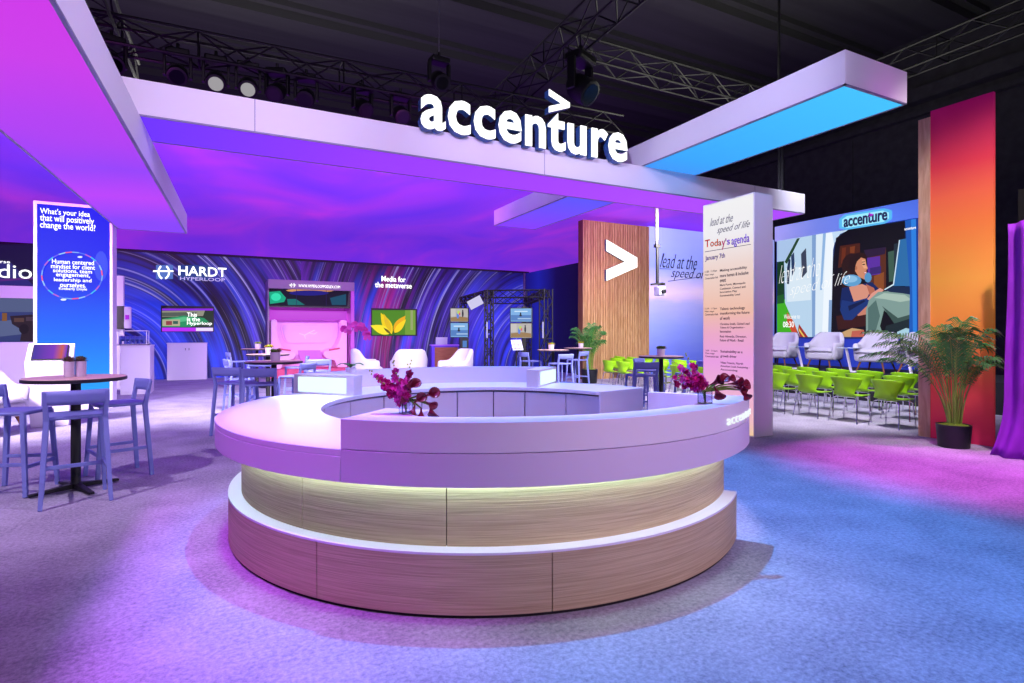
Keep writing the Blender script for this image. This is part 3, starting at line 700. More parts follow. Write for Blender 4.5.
tx, ty = -1.29, 6.69
place(table0, True, (tx, ty, 0), 0, 'round bar table nearest the viewer at far left, beside the blue totem')
pp = make_planter('twin grey pots of purplish succulents on the far left bar table', 'twin'); pp.location = (tx-.01, ty+.02, 1.083)
pp.rotation_euler = (0, 0, radians(20))
stool0.location = (-1.22, 6.31, 0); stool0.rotation_euler = (0, 0, radians(13))
place(stool0, False, (-1.03, 7.16, 0), head(-.93, -.38), 'blue bar stool on the right side of the far left table, facing it')
place(stool0, False, (-1.78, 6.86, 0), head(.95, -.3), 'blue bar stool cut by the left picture edge beside the far left table')
# tables behind the counter, left group
lt = [((.64, 9.2), 'front bar table of three in a line left of the lit counter box', 'green', 'lilac pot of dark green succulents on the front table of the left trio'),
      (tuple(W(268, 11.4))[:2], 'middle bar table of three in a line left of the lit counter box', 'gold', 'small pot of golden succulents on the middle table of the left trio'),
      (tuple(W(257, 15.4))[:2], 'rear bar table of three in a line, nearest the streak wall', 'lime', 'small pot of lime succulents on the rear table of the left trio')]
for (x, y), l1, k, l2 in lt:
    dup(table0, (x, y, 0), .3, l1)
    q = make_planter(l2, k); q.location = (x+.02, y+.03, 1.083)
place(stool0, False, tuple(W(261, 8.15)), head(.15, 1), 'blue stool with its back to the viewer before the front table of the left trio')
place(stool0, False, tuple(W(237, 8.4)), head(.55, .75), 'blue stool left of the front table of the left trio, leg reaching the counter edge')
place(stool0, False, tuple(W(296, 9.6)), head(-.6, .5), 'blue stool right of the front table of the left trio, before the pink pod')
place(stool0, False, tuple(W(240, 10.9)), head(1, .2), 'blue stool left of the middle table of the left trio')
place(stool0, False, tuple(W(262, 10.6)), head(.1, 1), 'blue stool before the middle table of the left trio')
place(stool0, False, tuple(W(295, 12.2)), head(-1, .1), 'blue stool right of the middle table of the left trio')
place(stool0, False, tuple(W(238, 14.8)), head(1, .2), 'blue stool left of the rear table of the left trio')
place(stool0, False, tuple(W(317, 11.0)), head(0, 1), 'small blue stool standing alone before the pink pod')
# right group
rt = [(W(553, 14.4), 'round bar table in front of the truss frame, left of the tall plant', 'gold', 'white pot of golden flowers on the table before the truss frame', -.05),
      (W(578, 16.3), 'round bar table partly behind the tall palm by the oak slat wall', 'gold', 'white pot of golden flowers on the table by the palm', .1),
      (W(661, 10.4), 'round bar table in front of the blue sky wall', 'green', 'white pot of green moss on the table before the sky wall', 0)]
for v, l1, k, l2, dx in rt:
    dup(table0, (v.x, v.y, 0), .6, l1)
    q = make_planter(l2, k); q.location = (v.x+dx, v.y, 1.083)
place(stool0, False, tuple(W(560, 13.7)), head(-.1, 1), 'light blue stool with its back to the viewer at the table before the truss frame')
place(stool0, False, tuple(W(577, 15.6)), head(-.4, 1), 'light blue stool between the table before the truss and the palm')
place(stool0, False, tuple(W(531, 14.9)), head(1, .1), 'light blue stool seen from the side under the right pair of screens')
place(stool0, False, tuple(W(641, 9.9)), head(.3, .95), 'light blue stool with its back to the viewer at the sky wall table')
place(stool0, False, tuple(W(650, 11.1)), head(.4, -.9), 'blue stool behind the sky wall table, facing the viewer')
place(stool0, False, tuple(W(690, 10.2)), head(-.9, .35), 'blue stool right of the sky wall table, behind the magenta flowers')

# ------------------------------------------------------------------ green chairs
LIME = mat('lime_plastic', '#8fce0c', .35)
def make_green():
    t = thing('stacking_chair', '', 'chair')
    prof = [(.24, .435, .20), (.20, .45, .22), (.08, .445, .225), (-.06, .437, .21), (-.15, .445, .19), (-.20, .475, .175), (-.225, .53, .185), (-.235, .60, .22), (-.25, .67, .265), (-.262, .735, .295), (-.268, .775, .285)]
    def sh(u, v):
        f = u*(len(prof)-1); i = min(int(f), len(prof)-2); k = f-i
        y, z, w_ = [prof[i][j]*(1-k)+prof[i+1][j]*k for j in range(3)]
        s = v*2-1; back = max(0, min(1, (u-.45)/.3))
        curl = .15*abs(s)**2.2*back; lift = .02*s*s*(1-back)-.05*s*s*max(0, (u-.9)/.1)*.6
        return (s*w_*(1-.10*back*s*s), y+curl, z+lift)
    MB().grid(sh, 24, 14).build('shell', LIME, t, smooth=True, solid=.012)
    for s in (-1, 1):
        MB().tube([(s*.15, .16, .43), (s*.2, .19, .40), (s*.235, .215, 0)], .011, 8).build('leg', CHROME, t, smooth=True)
        MB().tube([(s*.15, -.12, .43), (s*.2, -.15, .40), (s*.24, -.22, 0)], .011, 8).build('leg', CHROME, t, smooth=True)
    for y_ in (-.12, .16): MB().tube([(-.15, y_, .428), (.15, y_, .428)], .009, 6).build('crossbar', CHROME, t)
    return t
g0 = make_green(); first = True
rows = [(9.47, 5.23, 'back row, nearest the viewer', .66), (10.50, 5.62, 'middle row', .66), (11.5, 6.02, 'front row, nearest the stage', .66)]
ords = ['first', 'second', 'third', 'fourth', 'fifth', 'sixth', 'seventh', 'eighth', 'ninth', 'tenth', 'eleventh', 'twelfth', 'thirteenth', 'fourteenth', 'fifteenth']
for rx, y0, rn, sp_ in rows:
    k = 0
    while y0+k*sp_ < 14.65:
        y = y0+k*sp_
        if 512+FPX*(rx*cos(YAW)-y*sin(YAW))/(rx*sin(YAW)+y*cos(YAW)) < 606: break
        lab = 'lime green chair in the %s, %s from the palm end' % (rn, ords[k])
        l_ = (rx+random.uniform(-.03, .03), y, 0)
        place(g0, first, l_, head(1, random.uniform(-.06, .06)), lab, 'lime green chairs facing the stage'); first = False; k += 1
# extra end chair seen past the wood edge
for i_, (rx, yy) in enumerate(((10.6, 4.96), (11.5, 5.36))):
    place(g0, False, (rx, yy, 0), head(1, 0), ['lime green chair in the middle row, at the end behind the palm', 'lime green chair in the front row, at the end behind the palm'][i_], 'lime green chairs facing the stage')

# ------------------------------------------------------------------ armchairs
BOUC = mat('boucle_white', '#d2cedb', .9, bump=.9, bscale=70)
WAL = wood_mat('walnut_leg', '#6b3a1e', '#8f5530', (9, 9, 2))
def make_armchair(label, m=BOUC, low=False):
    t = thing('armchair', label, 'armchair')
    R = .36
    def shell(th, v, side):
        a = radians(-90+th*118)           # th -1..1, 0 = rear
        c_ = abs(th); hb = .84 if not low else .76; ha = .60
        top = ha+(hb-ha)*(0.5+.5*cos(min(1, max(0, c_-.34)/.42)*pi))
        ex = 1.0+.10*v*(1 if side else 1)
        r = (R if side else R-.095)*ex
        x = r*cos(a)*1.0; y = r*sin(a)*.92
        if c_ > .76: y += (c_-.76)*.30
        return x, y, .22+(top-.22)*v
    b = MB(); nu, nv = 28, 5; vs = []; fs = []
    for i in range(nu+1):
        th = i/nu*2-1; ringp = []
        for j in range(nv+1): ringp.append(shell(th, j/nv, True))
        for j in range(nv, -1, -1): ringp.append(shell(th, j/nv, False))
        vs += ringp
    m_ = 2*(nv+1)
    for i in range(nu):
        for j in range(m_): fs.append((i*m_+j, i*m_+(j+1) % m_, (i+1)*m_+(j+1) % m_, (i+1)*m_+j))
    fs.append(tuple(range(m_))); fs.append(tuple(nu*m_+j for j in range(m_)))
    b.add(vs, fs); b.build('back_shell', m, t, smooth=True, sub=1)
    MB().obox((0, .0, .31), (.56, .54, .18)).build('seat_base', m, t, smooth=True, bevel=.05)
    def cush(u, v):
        x = (u-.5)*.54; y = .01+(v-.5)*.54; e = max(abs(u-.5), abs(v-.5))*2
        return (x, y, .41+.07*(1-e**6))
    MB().grid(cush, 10, 10).build('seat_cushion', m, t, smooth=True, solid=.03)
    for sx in (-1, 1):
        for sy in (-1, 1):
            MB().tube([(sx*.2, sy*.19, .24), (sx*.27, sy*.25, 0)], [.022, .012], 10).build('leg', WAL, t, smooth=True)
    return t
STG = .60
ac = make_armchair('')
# stage platform
t = thing('stage_platform', 'low dark stage riser in front of the big video wall', 'stage', (14, 9, 0))
MB().box(-1.35, -5.2, 0, 1.0, 3.2, STG).build('deck', mat('stage_black', '#17151f', .8), t, bevel=.01)
dlab = ['white armchair on stage, second from the palm side', 'white armchair on stage, third from the palm side', 'white armchair on stage partly hidden by the agenda column', 'white armchair on stage mostly hidden behind the orange wall edge']
first = True
for px, lb_ in zip((876, 824.5, 781, 919), dlab):
    k = FW.x+RT.x*(px-512)/FPX; d = 13.35/k; v = W(px, d)
    place(ac, first, (v.x, v.y, STG), head(-1, -.08), lb_); 
    (ac if first else bpy.data.objects[-1] if False else ac).scale = (1.12,)*3
    first = False
for o in [o for o in bpy.data.objects if o.name.startswith('armchair')]: o.scale = (1.12,)*3
# slender side tables between them
tl = ['slim white side table between the first and second stage armchairs from the agenda column', 'slim white side table in the middle of the stage', 'slim white side table nearest the palm on the stage']
s0 = thing('side_table', '', 'side table')
MB().box(-.19, -.15, 0, .19, .15, .025).build('base', WHITE, s0, bevel=.004)
MB().beam((-.05, -.1, .02), (.05, .08, .56), .035, .05).build('stem', WHITE, s0)
MB().box(-.22, -.2, .56, .22, .2, .572).build('top', mat('clear_top', '#cfe0f4', .1), s0)
for i, (px, l_) in enumerate(zip((800, 848.5, 909), tl)):
    k = FW.x+RT.x*(px-512)/FPX; d = 13.0/k; v = W(px, d)
    place(s0, i == 0, (v.x, v.y, STG), head(-.8, -.5), l_)

# lounge armchairs behind the counter
lab = ['white lounge armchair behind the orchid, left of the yellow flower screen', 'white lounge armchair seen from behind, below the yellow flower screen', 'white lounge armchair in front of the small laptop stand']
for px, d, hd, l_, sc_ in ((368, 15.5, (1, -.15), lab[0], 1.3), (409, 15.3, (.1, 1), lab[1], 1.3), (455, 14.6, (-1, -.1), lab[2], 1.32)):
    o = dup(ac, tuple(W(px, d)), head(*hd), l_); o.scale = (sc_,)*3
o = dup(ac, tuple(W(-14, 8.2)), head(.7, -.6), 'white armchair with rust wooden leg at the left picture edge behind the bar stool'); o.scale = (1.2,)*3

# ------------------------------------------------------------------ hyperloop wall items
pl = ('y', YB)
t = thing('wall_sign', 'white illuminated transport company name high on the blue streak wall', 'sign', (-1, YB-.05, 3.3))
attach(text_on('lettering', 'HARDT', pl, 178.5, 226.5, 265.8, 275.2, SIGNW, None, .04, .015, .06), t)
attach(text_on('lettering', 'HYPERLOOP', pl, 180, 225, 276.6, 280.0, glow('#c9b8ff', 1.0), None, .02, .01, .04), t)
lg = []
Wt = '#ffffff'
lg.append((Wt, 1.6, rect(153, 270.4, 173.5, 271.9)))
def arcpts(cx_, cy_, r, a0_, a1_, w_, n_=8):
    o_ = [(cx_+r*cos(radians(a0_+(a1_-a0_)*k/n_)), cy_+r*sin(radians(a0_+(a1_-a0_)*k/n_))) for k in range(n_+1)]
    i_ = [(cx_+(r-w_)*cos(radians(a0_+(a1_-a0_)*k/n_)), cy_+(r-w_)*sin(radians(a0_+(a1_-a0_)*k/n_))) for k in range(n_+1)]
    return o_+i_[::-1]
lg.append((Wt, 1.6, arcpts(166, 272, 8.5, 120, 230, 1.8))); lg.append((Wt, 1.6, arcpts(161.5, 272, 8.5, -50, 60, 1.8)))
attach(art('emblem', pl, lg, None, .05), t)
attach(art('emblem_backing', pl, [('#5a7fd8', .8, rect(156, 265, 173, 279)), ('#2f4fae', .6, rect(178, 265, 208, 280))], None, .012), t)
def tv(name, label, x0, y0, x1, y1, plane, polys, cat='screen', bez=1.2, thick=.06):
    a = on(plane, x0, y1, .02); c = on(plane, x1, y0, .02)
    t = thing(name, label, cat, ((a.x+c.x)/2, (a.y+c.y)/2, a.z))
    b = MB()
    if plane[0] == 'y': b.box(a.x, plane[1]-thick, a.z, c.x, plane[1]-.01, c.z)
    else: b.box(plane[1]-thick, c.y, a.z, plane[1]-.01, a.y, c.z)
    attach(b.build('bezel', DARK, bevel=.005), t)
    attach(art('picture', plane, polys, None, thick+.004), t)
    return t
pol = [('#8a2be0', 1, rect(162, 308.5, 213, 331.5)), ('#2c3a30', 1, rect(162, 310.5, 213, 327.5)), ('#9a9a88', .9, [(162, 311), (205, 310.5), (203, 316), (162, 317)]),
       ('#5a625a', .9, [(162, 312.5), (198, 312), (190, 316), (162, 316.5)]),
       ('#2f9a68', .9, [(162, 319), (184, 315.5), (204, 318), (209, 322), (190, 327), (162, 327)]), ('#5ec890', .9, [(168, 319.5), (184, 316.8), (200, 319), (180, 322)]),
       ('#c8c0a0', .8, rect(162.5, 319.5, 180, 326)), ('#a04a50', .8, rect(166, 321, 172, 325)), ('#3a6a60', .8, rect(173, 321, 178, 324)), ('#c030ff', 1, rect(162, 327.8, 196, 331)), ('#efe0ff', 1, rect(196, 327.8, 213, 331))]
t = tv('wall_television', 'wall television showing a green capsule, under the glowing name sign', 161, 306.5, 214, 332, pl, pol)
for s, x0, x1, y0 in (('This', 187, 197, 312.5), ('is the', 187, 200, 317), ('Hyperloop', 187, 212, 321.5)):
    attach(text_on('lettering', s, pl, x0, x1, y0, y0+4.3, SIGNW, None, .003, .008, .09), t)
# white cupboard
def cupboard(name, label, x0, x1, y0, Y, depth, doors=2, cat='cupboard', handle=True):
    a = on_y(x0, y0, Y-depth); c = on_y(x1, y0, Y-depth)
    t = thing(name, label, cat, ((a.x+c.x)/2, Y-depth/2, 0)); w_ = c.x-a.x
    MB().box(-w_/2, -depth/2+.02, 0, w_/2, depth/2-.02, a.z-.025).build('carcass', WHITE, t, bevel=.004)
    MB().box(-w_/2-.01, -depth/2-.01, a.z-.025, w_/2+.01, depth/2-.01, a.z).build('top', WHITE, t, bevel=.004)
    for k in range(doors):
        x = -w_/2+w_*k/doors
        dr = MB().box(x+.006, -depth/2, .06, x+w_/doors-.006, -depth/2+.02, a.z-.035).build('door', WHITE, t, bevel=.003)
        if handle:
            hx = x+w_/doors-.05 if k % 2 == 0 else x+.05
            MB().tube([(hx, -depth/2-.03, a.z*.80), (hx, -depth/2-.03, a.z*.86)], .012, 8).build('handle', GREYM, dr)
    return t
cupboard('cupboard', 'white two-door cupboard under the wall television', 167, 207, 343, YB-.1, .5)
c2 = cupboard('demo_plinth', 'white pedestal cabinet carrying a clear model case at the left', 120, 150, 345.5, 17.4, .9, 1, 'pedestal', False)
zt_ = on_y(120, 345.5, 16.5).z
t = thing('model_case', 'clear acrylic case with a small machine model on the white pedestal', 'display case', (c2.location.x-.1, c2.location.y-.05, zt_))
GL = mat('acrylic', '#cfd6ff', .05, trans=.9, alpha=.3)
e = MB(); hw_, hd_, hh_ = .32, .22, .36
for sx in (-1, 1):
    for sy in (-1, 1): e.box(sx*hw_-.008, sy*hd_-.008, .02, sx*hw_+.008, sy*hd_+.008, hh_)
for z_ in (.02, hh_):
    for sy in (-1, 1): e.box(-hw_, sy*hd_-.008, z_-.008, hw_, sy*hd_+.008, z_+.008)
    for sx in (-1, 1): e.box(sx*hw_-.008, -hd_, z_-.008, sx*hw_+.008, hd_, z_+.008)
e.build('case_edges', WHITE, t)
MB().box(-.34, -.24, 0, .34, .24, .02).build('case_base', DARK, t)
mm = MB(); mm.tube([(-.26, 0, .16), (.26, 0, .16)], .06, 16)
for k in range(6): mm.obox((-.25+.1*k, 0, .13), (.03, .2, .2))
mm.build('machine_model', mat('model_blue', '#5a6ac0', .3, .4), t)
# partition wall and phone box
v0 = on_y(117, 330, 17.6); v1 = on_y(130.5, 330, 19.4)
t = tag(MB().box(v0.x-1.2, 18.2, 0, v1.x, 18.35, 3.05).build('partition_panel', WHITEM, bevel=.005), 'plain white partition standing left of the blue streak wall', 'partition')
pb = on_y(124.5, 318, 18.2)
t = thing('wall_phone', 'small black and white device mounted on the white partition', 'wall device', (pb.x, 18.2, pb.z-.3))
MB().box(-.18, -.08, 0, .0, 0, .62).build('housing', DARK, t, bevel=.01)
MB().box(.0, -.10, .02, .16, 0, .60).build('face_plate', WHITE, t, bevel=.02)
MB().box(.03, -.106, .26, .12, -.10, .38).build('icon', glow('#b02be0', 1), t)
# studio at far left
t = thing('studio_front', 'white framed studio window with video picture at far left edge', 'studio front', (-6.5, 19.5, 0))
pl2 = ('y', 19.5)
def pbox(x0, y0, x1, y1, Y, dep, m, name, bv=.0):
    a = on_y(x0, y1, Y); c = on_y(x1, y0, Y); return attach(MB().box(a.x, Y, max(0, a.z), c.x, Y+dep, c.z).build(name, m, bevel=bv), t)
pbox(-40, 286.5, 40, 297, 19.5, .2, WHITEM, 'frame_header', .01); pbox(-40, 342, 40, 420, 19.5, .2, WHITEM, 'frame_base', .01)
attach(art('picture', pl2, [('#31407c', .8, rect(-40, 297, 40, 342)), ('#56658f', .8, rect(-40, 298, 40, 312)), ('#5c6a96', .8, [(-40, 323), (14, 320), (24, 334), (-40, 341)]), ('#8a5a2a', .8, rect(2, 313, 7, 321)), ('#2244a0', .8, rect(-30, 312, 2, 319)),
  ('#241a22', .9, [(10, 316), (40, 314), (40, 342), (20, 341), (22, 330), (12, 324)]), ('#5a4038', .8, rect(14, 318, 24, 322)), ('#4a3a48', .8, rect(26, 317, 38, 321)), ('#0e0c14', .9, blob(24, 329, 5, 5))], None, -.01), t)
attach(art('header_graphic', pl2, [('#131347', .7, rect(-40, 244.5, 40, 286.5)), ('#2a2a86', .7, [(-40, 255), (10, 262), (34, 286), (-40, 286)]), ('#6a2a9a', .6, [(-40, 281), (36, 277), (36, 279), (-40, 284)])], None, -.01), t)
attach(text_on('lettering', 'studio', pl2, -38, 32, 262.5, 276.5, SIGNW, None, .01, .0, .03), t)
attach(text_on('lettering', 'metaverse', pl2, -24, 10, 259.5, 262, SIGNW, None, .01, .0, .03), t)
# ------------------------------------------------------------------ pink pod display
PY = 20.0
xa = on_y(268, 300, PY).x; xb = on_y(354.5, 300, PY).x; zt_ = on_y(268, 279, PY).z
t = thing('capsule_mockup', 'pink lit vehicle capsule interior mock-up with two seats and a screen strip', 'capsule mock-up', ((xa+xb)/2, PY, 0))
w_ = xb-xa; hw_ = w_/2
PINK = mat('capsule_pink', '#f3b8f0', .6); PF = mat('capsule_frame', '#8f7a98', .5)
PINK2 = mat('capsule_rose', '#d24a78', .6)
fr = MB().box(-hw_, 0, zt_-.3, hw_, 1.35, zt_).build('header', PF, t, bevel=.01)
MB().box(hw_-.12, .02, 0, hw_, 1.35, zt_-.3).build('side_wall', mat('capsule_magenta', '#c860c8', .6), t, bevel=.008)
MB().box(-hw_, .25, 0, -hw_+.06, 1.35, zt_-.3).build('side_wall', PF, t, bevel=.008)
MB().box(-hw_, 1.25, 0, hw_, 1.35, zt_-.3).build('back_wall', PINK, t)
MB().box(-hw_+.05, .05, 0, hw_-.12, 1.3, .30).build('floor_deck', PINK2, t, bevel=.02)
# window surround
def rrect(cx_, cz_, a, b_, y, n_=6, r=.2, sk=.10):
    pts = []
    for qx, qz, s0_ in ((1, 1, 0), (-1, 1, 90), (-1, -1, 180), (1, -1, 270)):
        for k in range(n_+1):
            an = radians(s0_+90*k/n_); x = qx*(a-r)+r*cos(an); z = qz*(b_-r)+r*sin(an)
            pts.append((cx_+x*(1+sk*z/b_), y, cz_+z))
    return pts
for sc_, y_, m_, nm in ((1.0, 1.20, PINK, 'window_surround'), (.93, 1.18, mat('capsule_window', '#e6b4ee', .5), 'window_panel')):
    o_ = rrect(-.02, 1.50, .86*sc_, .36*sc_, y_); i_ = [(x, y_+.05, z) for x, y, z in o_]; n_ = len(o_)
    MB().add(o_+i_, [tuple(range(n_))]+[(k, (k+1) % n_, n_+(k+1) % n_, n_+k) for k in range(n_)]).build(nm, m_, t, bevel=.01)
tw = MB()
for p_, q_ in (((-.3, 1.42), (-.12, 1.36)), ((-.12, 1.36), (.02, 1.44)), ((.02, 1.44), (.2, 1.40)), ((.02, 1.44), (.22, 1.54)), ((-.12, 1.36), (-.1, 1.24)), ((.2, 1.40), (.3, 1.46))):
    tw.beam((p_[0], 1.165, p_[1]+.08), (q_[0], 1.165, q_[1]+.08), .02, .02)
tw.build('branch_emblem', glow('#ffe6ff', .9), t)
MB().box(-hw_+.06, .75, 1.98, hw_-.12, 1.25, 2.30).build('cove_light', glow('#d64df2', .8), t)
# screen strip on the top
scr = MB().box(-hw_+.05, .14, 2.38, hw_-.12, .20, zt_-.3).build('screen_strip', DARK, t)
pls = ('y', PY+.12)
attach(art('picture', pls, [('#0a0c22', 1, [(269, 287.5), (349, 290), (347, 306.5), (269, 305.5)]), ('#07b98c', .8, [(269, 292), (280, 291), (286, 298), (284, 302), (270, 304)]), ('#2fe8b8', .9, blob(276, 297, 5, 4)), ('#0c7a78', .8, [(287, 299), (296, 299), (305, 305), (288, 305)]), ('#0d5a78', .7, [(330, 298), (346, 294), (346, 305), (332, 305)]),
  ('#e0a060', .9, blob(310, 290.5, 24, 2.0)), ('#171a86', .9, blob(309, 293, 20, 2.6)), ('#2a1560', .8, rect(296.2, 288.5, 296.7, 306)), ('#2a1560', .8, rect(326, 289.5, 326.5, 306))], None, .0), t)
attach(text_on('lettering', 'WWW.HYPERLOOPPODLEX.COM', ('y', PY), 298.5, 340, 284.2, 287.0, SIGNW, None, .01, .0, .02), t)
attach(art('emblem', ('y', PY), [('#ffffff', 1.2, rect(289, 284.6, 296, 285.4)), ('#ffffff', 1.2, arcpts(293, 285.3, 2.6, 120, 240, .8)), ('#ffffff', 1.2, arcpts(292.5, 285.3, 2.6, -60, 60, .8))], None, .02), t)
# two facing seats in profile
for s in (-1, 1):
    prof = [(1.32, 1.95), (1.16, 1.98), (1.10, 1.88), (1.12, 1.62), (1.08, 1.35), (.98, 1.12), (.86, .98), (.62, .93), (.48, .86), (.46, .74), (.58, .62), (.86, .55), (.98, .3), (1.32, .3)]
    b = MB(); f_ = [(s*x*.95 - .03, .45, z) for x, z in prof]; k_ = [(x, 1.15, z) for x, y, z in f_]; n_ = len(prof)
    b.add(f_+k_, [tuple(range(n_)), tuple(range(n_, 2*n_))[::-1]]+[(i, (i+1) % n_, n_+(i+1) % n_, n_+i) for i in range(n_)])
    st_ = b.build('seat', PINK, t, bevel=.03)
    MB().beam((s*1.0-.03, .42, .98), (s*.62-.03, .42, .92), .05, .06).build('armrest', PINK2, st_, bevel=.015)
MB().add([(-.42, .5, .92), (.32, .5, .92), (.42, .5, .52), (-.32, .5, .52), (-.42, .58, .92), (.32, .58, .92), (.42, .58, .52), (-.32, .58, .52)],
         [(0, 1, 2, 3), (4, 7, 6, 5), (0, 4, 5, 1), (1, 5, 6, 2), (2, 6, 7, 3), (3, 7, 4, 0)]).build('fold_table', mat('capsule_plum', '#cf6ad6', .5), t)
light('AREA', 'capsule_light', ((xa+xb)/2, PY+.75, 2.25), ((xa+xb)/2, PY+.75, 0), (1, .45, 1), 28, 2.2, size_y=.5)

# metaverse wall
t = thing('wall_sign', 'white illuminated two-line text above the yellow flower screen', 'sign', (5, YB-.05, 3.3))
attach(text_on('lettering', 'Media for', pl, 381.5, 405.5, 275.8, 281.3, SIGNW, None, .03, .006, .04), t)
attach(text_on('lettering', 'the metaverse', pl, 375, 411.5, 281.9, 287.3, SIGNW, None, .03, .006, .04), t)
def petal(cx_, cy_, l_, w__, an):
    pts = []; n_ = 8
    for k in range(n_+1):
        u = k/n_; pts.append((u*l_, w__*sin(pi*u**.8)))
    for k in range(n_-1, 0, -1):
        u = k/n_; pts.append((u*l_, -w__*sin(pi*u**.8)))
    return [(cx_+x*cos(an)-y*sin(an), cy_+x*sin(an)+y*cos(an)) for x, y in pts]
pol = [('#4f8a1c', 1, rect(372.2, 310.2, 415.5, 334.8)), ('#7aa838', .9, rect(405, 310.2, 415.5, 334.8)), ('#a8b878', .8, rect(410.5, 310.2, 413, 330)), ('#35701a', .9, blob(388, 331, 10, 5)),
       ('#f6d50e', 1, petal(392, 334, 24, 4.6, radians(-118))), ('#ffe92a', 1, petal(391, 333, 22, 4.4, radians(-160))), ('#f0b010', 1, petal(394, 332, 20, 4.4, radians(-55))), ('#ffd81a', 1, petal(394.5, 333, 18, 3, radians(-50))), ('#e8c018', 1, petal(391, 332, 20, 2.5, radians(-112))), ('#6a5a10', 1, petal(391, 334, 10, 1.2, radians(-140)))]
tv('wall_television', 'wall television showing yellow tulip flowers on green', 371, 309, 417, 336, pl, pol)
# laptop stand
p = W(444.5, 19.6)
t = thing('laptop_stand', 'purple edged counter with wood front below the streak wall', 'counter', (p.x, p.y, 0), -.25)
zt_ = H-(344.5-HY)*19.6/FPX
MB().box(-.46, -.22, 0, .46, .25, zt_-.05).build('carcass', mat('violet_paint', '#5a34e0', .5), t, bevel=.004)
MB().box(-.36, -.232, .1, .44, -.222, zt_-.09).build('wood_front', wood_mat('cherry', '#8a4a30', '#a8643f'), t)
MB().box(-.5, -.27, zt_-.05, .5, .28, zt_).build('top', mat('violet_top', '#a060f0', .5), t, bevel=.004)
t = thing('laptop', 'open laptop seen from behind on the purple edged counter', 'laptop', (p.x-.14, p.y-.05, zt_), -.25)
MB().box(-.18, -.12, 0, .18, .12, .015).build('keyboard_base', GREYM, t)
MB().obox((0, -.14, .13), (.40, .012, .25), M=Matrix.Rotation(radians(12), 3, 'X')).build('lid', mat('laptop_silver', '#b9b4d8', .35, .3), t, bevel=.004)

# ------------------------------------------------------------------ truss cage with screens
def truss(name, label, p0, p1, s=.3, r=.02, n=None, m=BLACK, cat='truss', parent=None, tri=False):
    p0 = Vector(p0); p1 = Vector(p1); L = (p1-p0).length; d = (p1-p0)/L
    up = Vector((0, 0, 1)) if abs(d.z) < .9 else Vector((1, 0, 0))
    a = d.cross(up).normalized()*s/2; b_ = a.cross(d).normalized()*s/2
    cs_ = [a+b_, -a+b_, -a-b_, a-b_]; n = n or max(2, int(L/(s*1.3)))
    c = MB()
    for q in cs_: c.tube([p0+q, p1+q], r, 6)
    ch_ = c.build('chords', m, smooth=True)
    z = MB()
    for k in range(n):
        u0 = p0+d*L*k/n; u1 = p0+d*L*(k+1)/n
        for i in range(4):
            A_, B_ = cs_[i], cs_[(i+1) % 4]
            if (k+i) % 2: A_, B_ = B_, A_
            z.tube([u0+A_, u1+B_], r*.6, 4, cap=False)
        if k % 4 == 0:
            for i in range(4): z.tube([u0+cs_[i], u0+cs_[(i+1) % 4]], r*.6, 4, cap=False)
    br = z.build('bracing', m)
    if parent is None:
        t = thing(name, label, cat, tuple(p0)); attach(ch_, t); attach(br, t); return t
    attach(ch_, parent); ch_.name = 'truss_member'; br.parent = ch_; return parent
FL, FR, BL, BR = W(489, 15.6), W(546, 15.4), W(463, 18.6), W(528, 18.8)
t = thing('truss_cage', 'black truss frame cage standing before the streak wall', 'truss frame', tuple((FL+FR+BL+BR)/4))
for v, s_ in ((FL, .18), (FR, .26), (BL, .16), (BR, .16)): truss('x', '', (v.x, v.y, 0), (v.x, v.y, 2.72), s_, .02, parent=t)
for a_, b_ in ((FL, FR), (BL, BR), (FL, BL), (FR, BR)): truss('x', '', (a_.x, a_.y, 2.6), (b_.x, b_.y, 2.6), .2, .016, parent=t)
c_ = (FL+FR+BL+BR)/4
for k, (px, d, y0, y1) in enumerate(((487, 15.3, 321, 338), (543, 15.1, 321, 338))):
    q_ = P3(px, 330, d)
    x = thing('light_tube', ['slim white light tube on the left post of the truss cage', 'slim white light tube on the right post of the truss cage'][k], 'light', tuple(q_))
    MB().tube([(0, 0, -.22), (0, 0, .22)], .018, 8).build('tube', glow('#cfc8ff', 1), x)
    MB().beam((0, 0, 0), (.14 if k else .14, .1, 0), .03, .03).build('clamp', BLACK, x)
q_ = P3(475, 302, 15.6)
x = thing('softlight_panel', 'white tilted LED softlight panel hanging at the top left of the truss cage', 'light', tuple(q_))
Mx = Matrix.Rotation(radians(-25), 3, 'Z') @ Matrix.Rotation(radians(-28), 3, 'Y') @ Matrix.Rotation(radians(-48), 3, 'X')
MB().obox((0, 0, 0), (.42, .34, .05), M=Mx).build('housing', BLACK, x)
MB().obox(Mx @ Vector((0, 0, -.03)), (.40, .32, .01), M=Mx).build('diffuser', glow('#d8d4f8', .9), x)
MB().beam((0, 0, .02), (.02, .1, .26), .03, .03).build('bracket', BLACK, x)
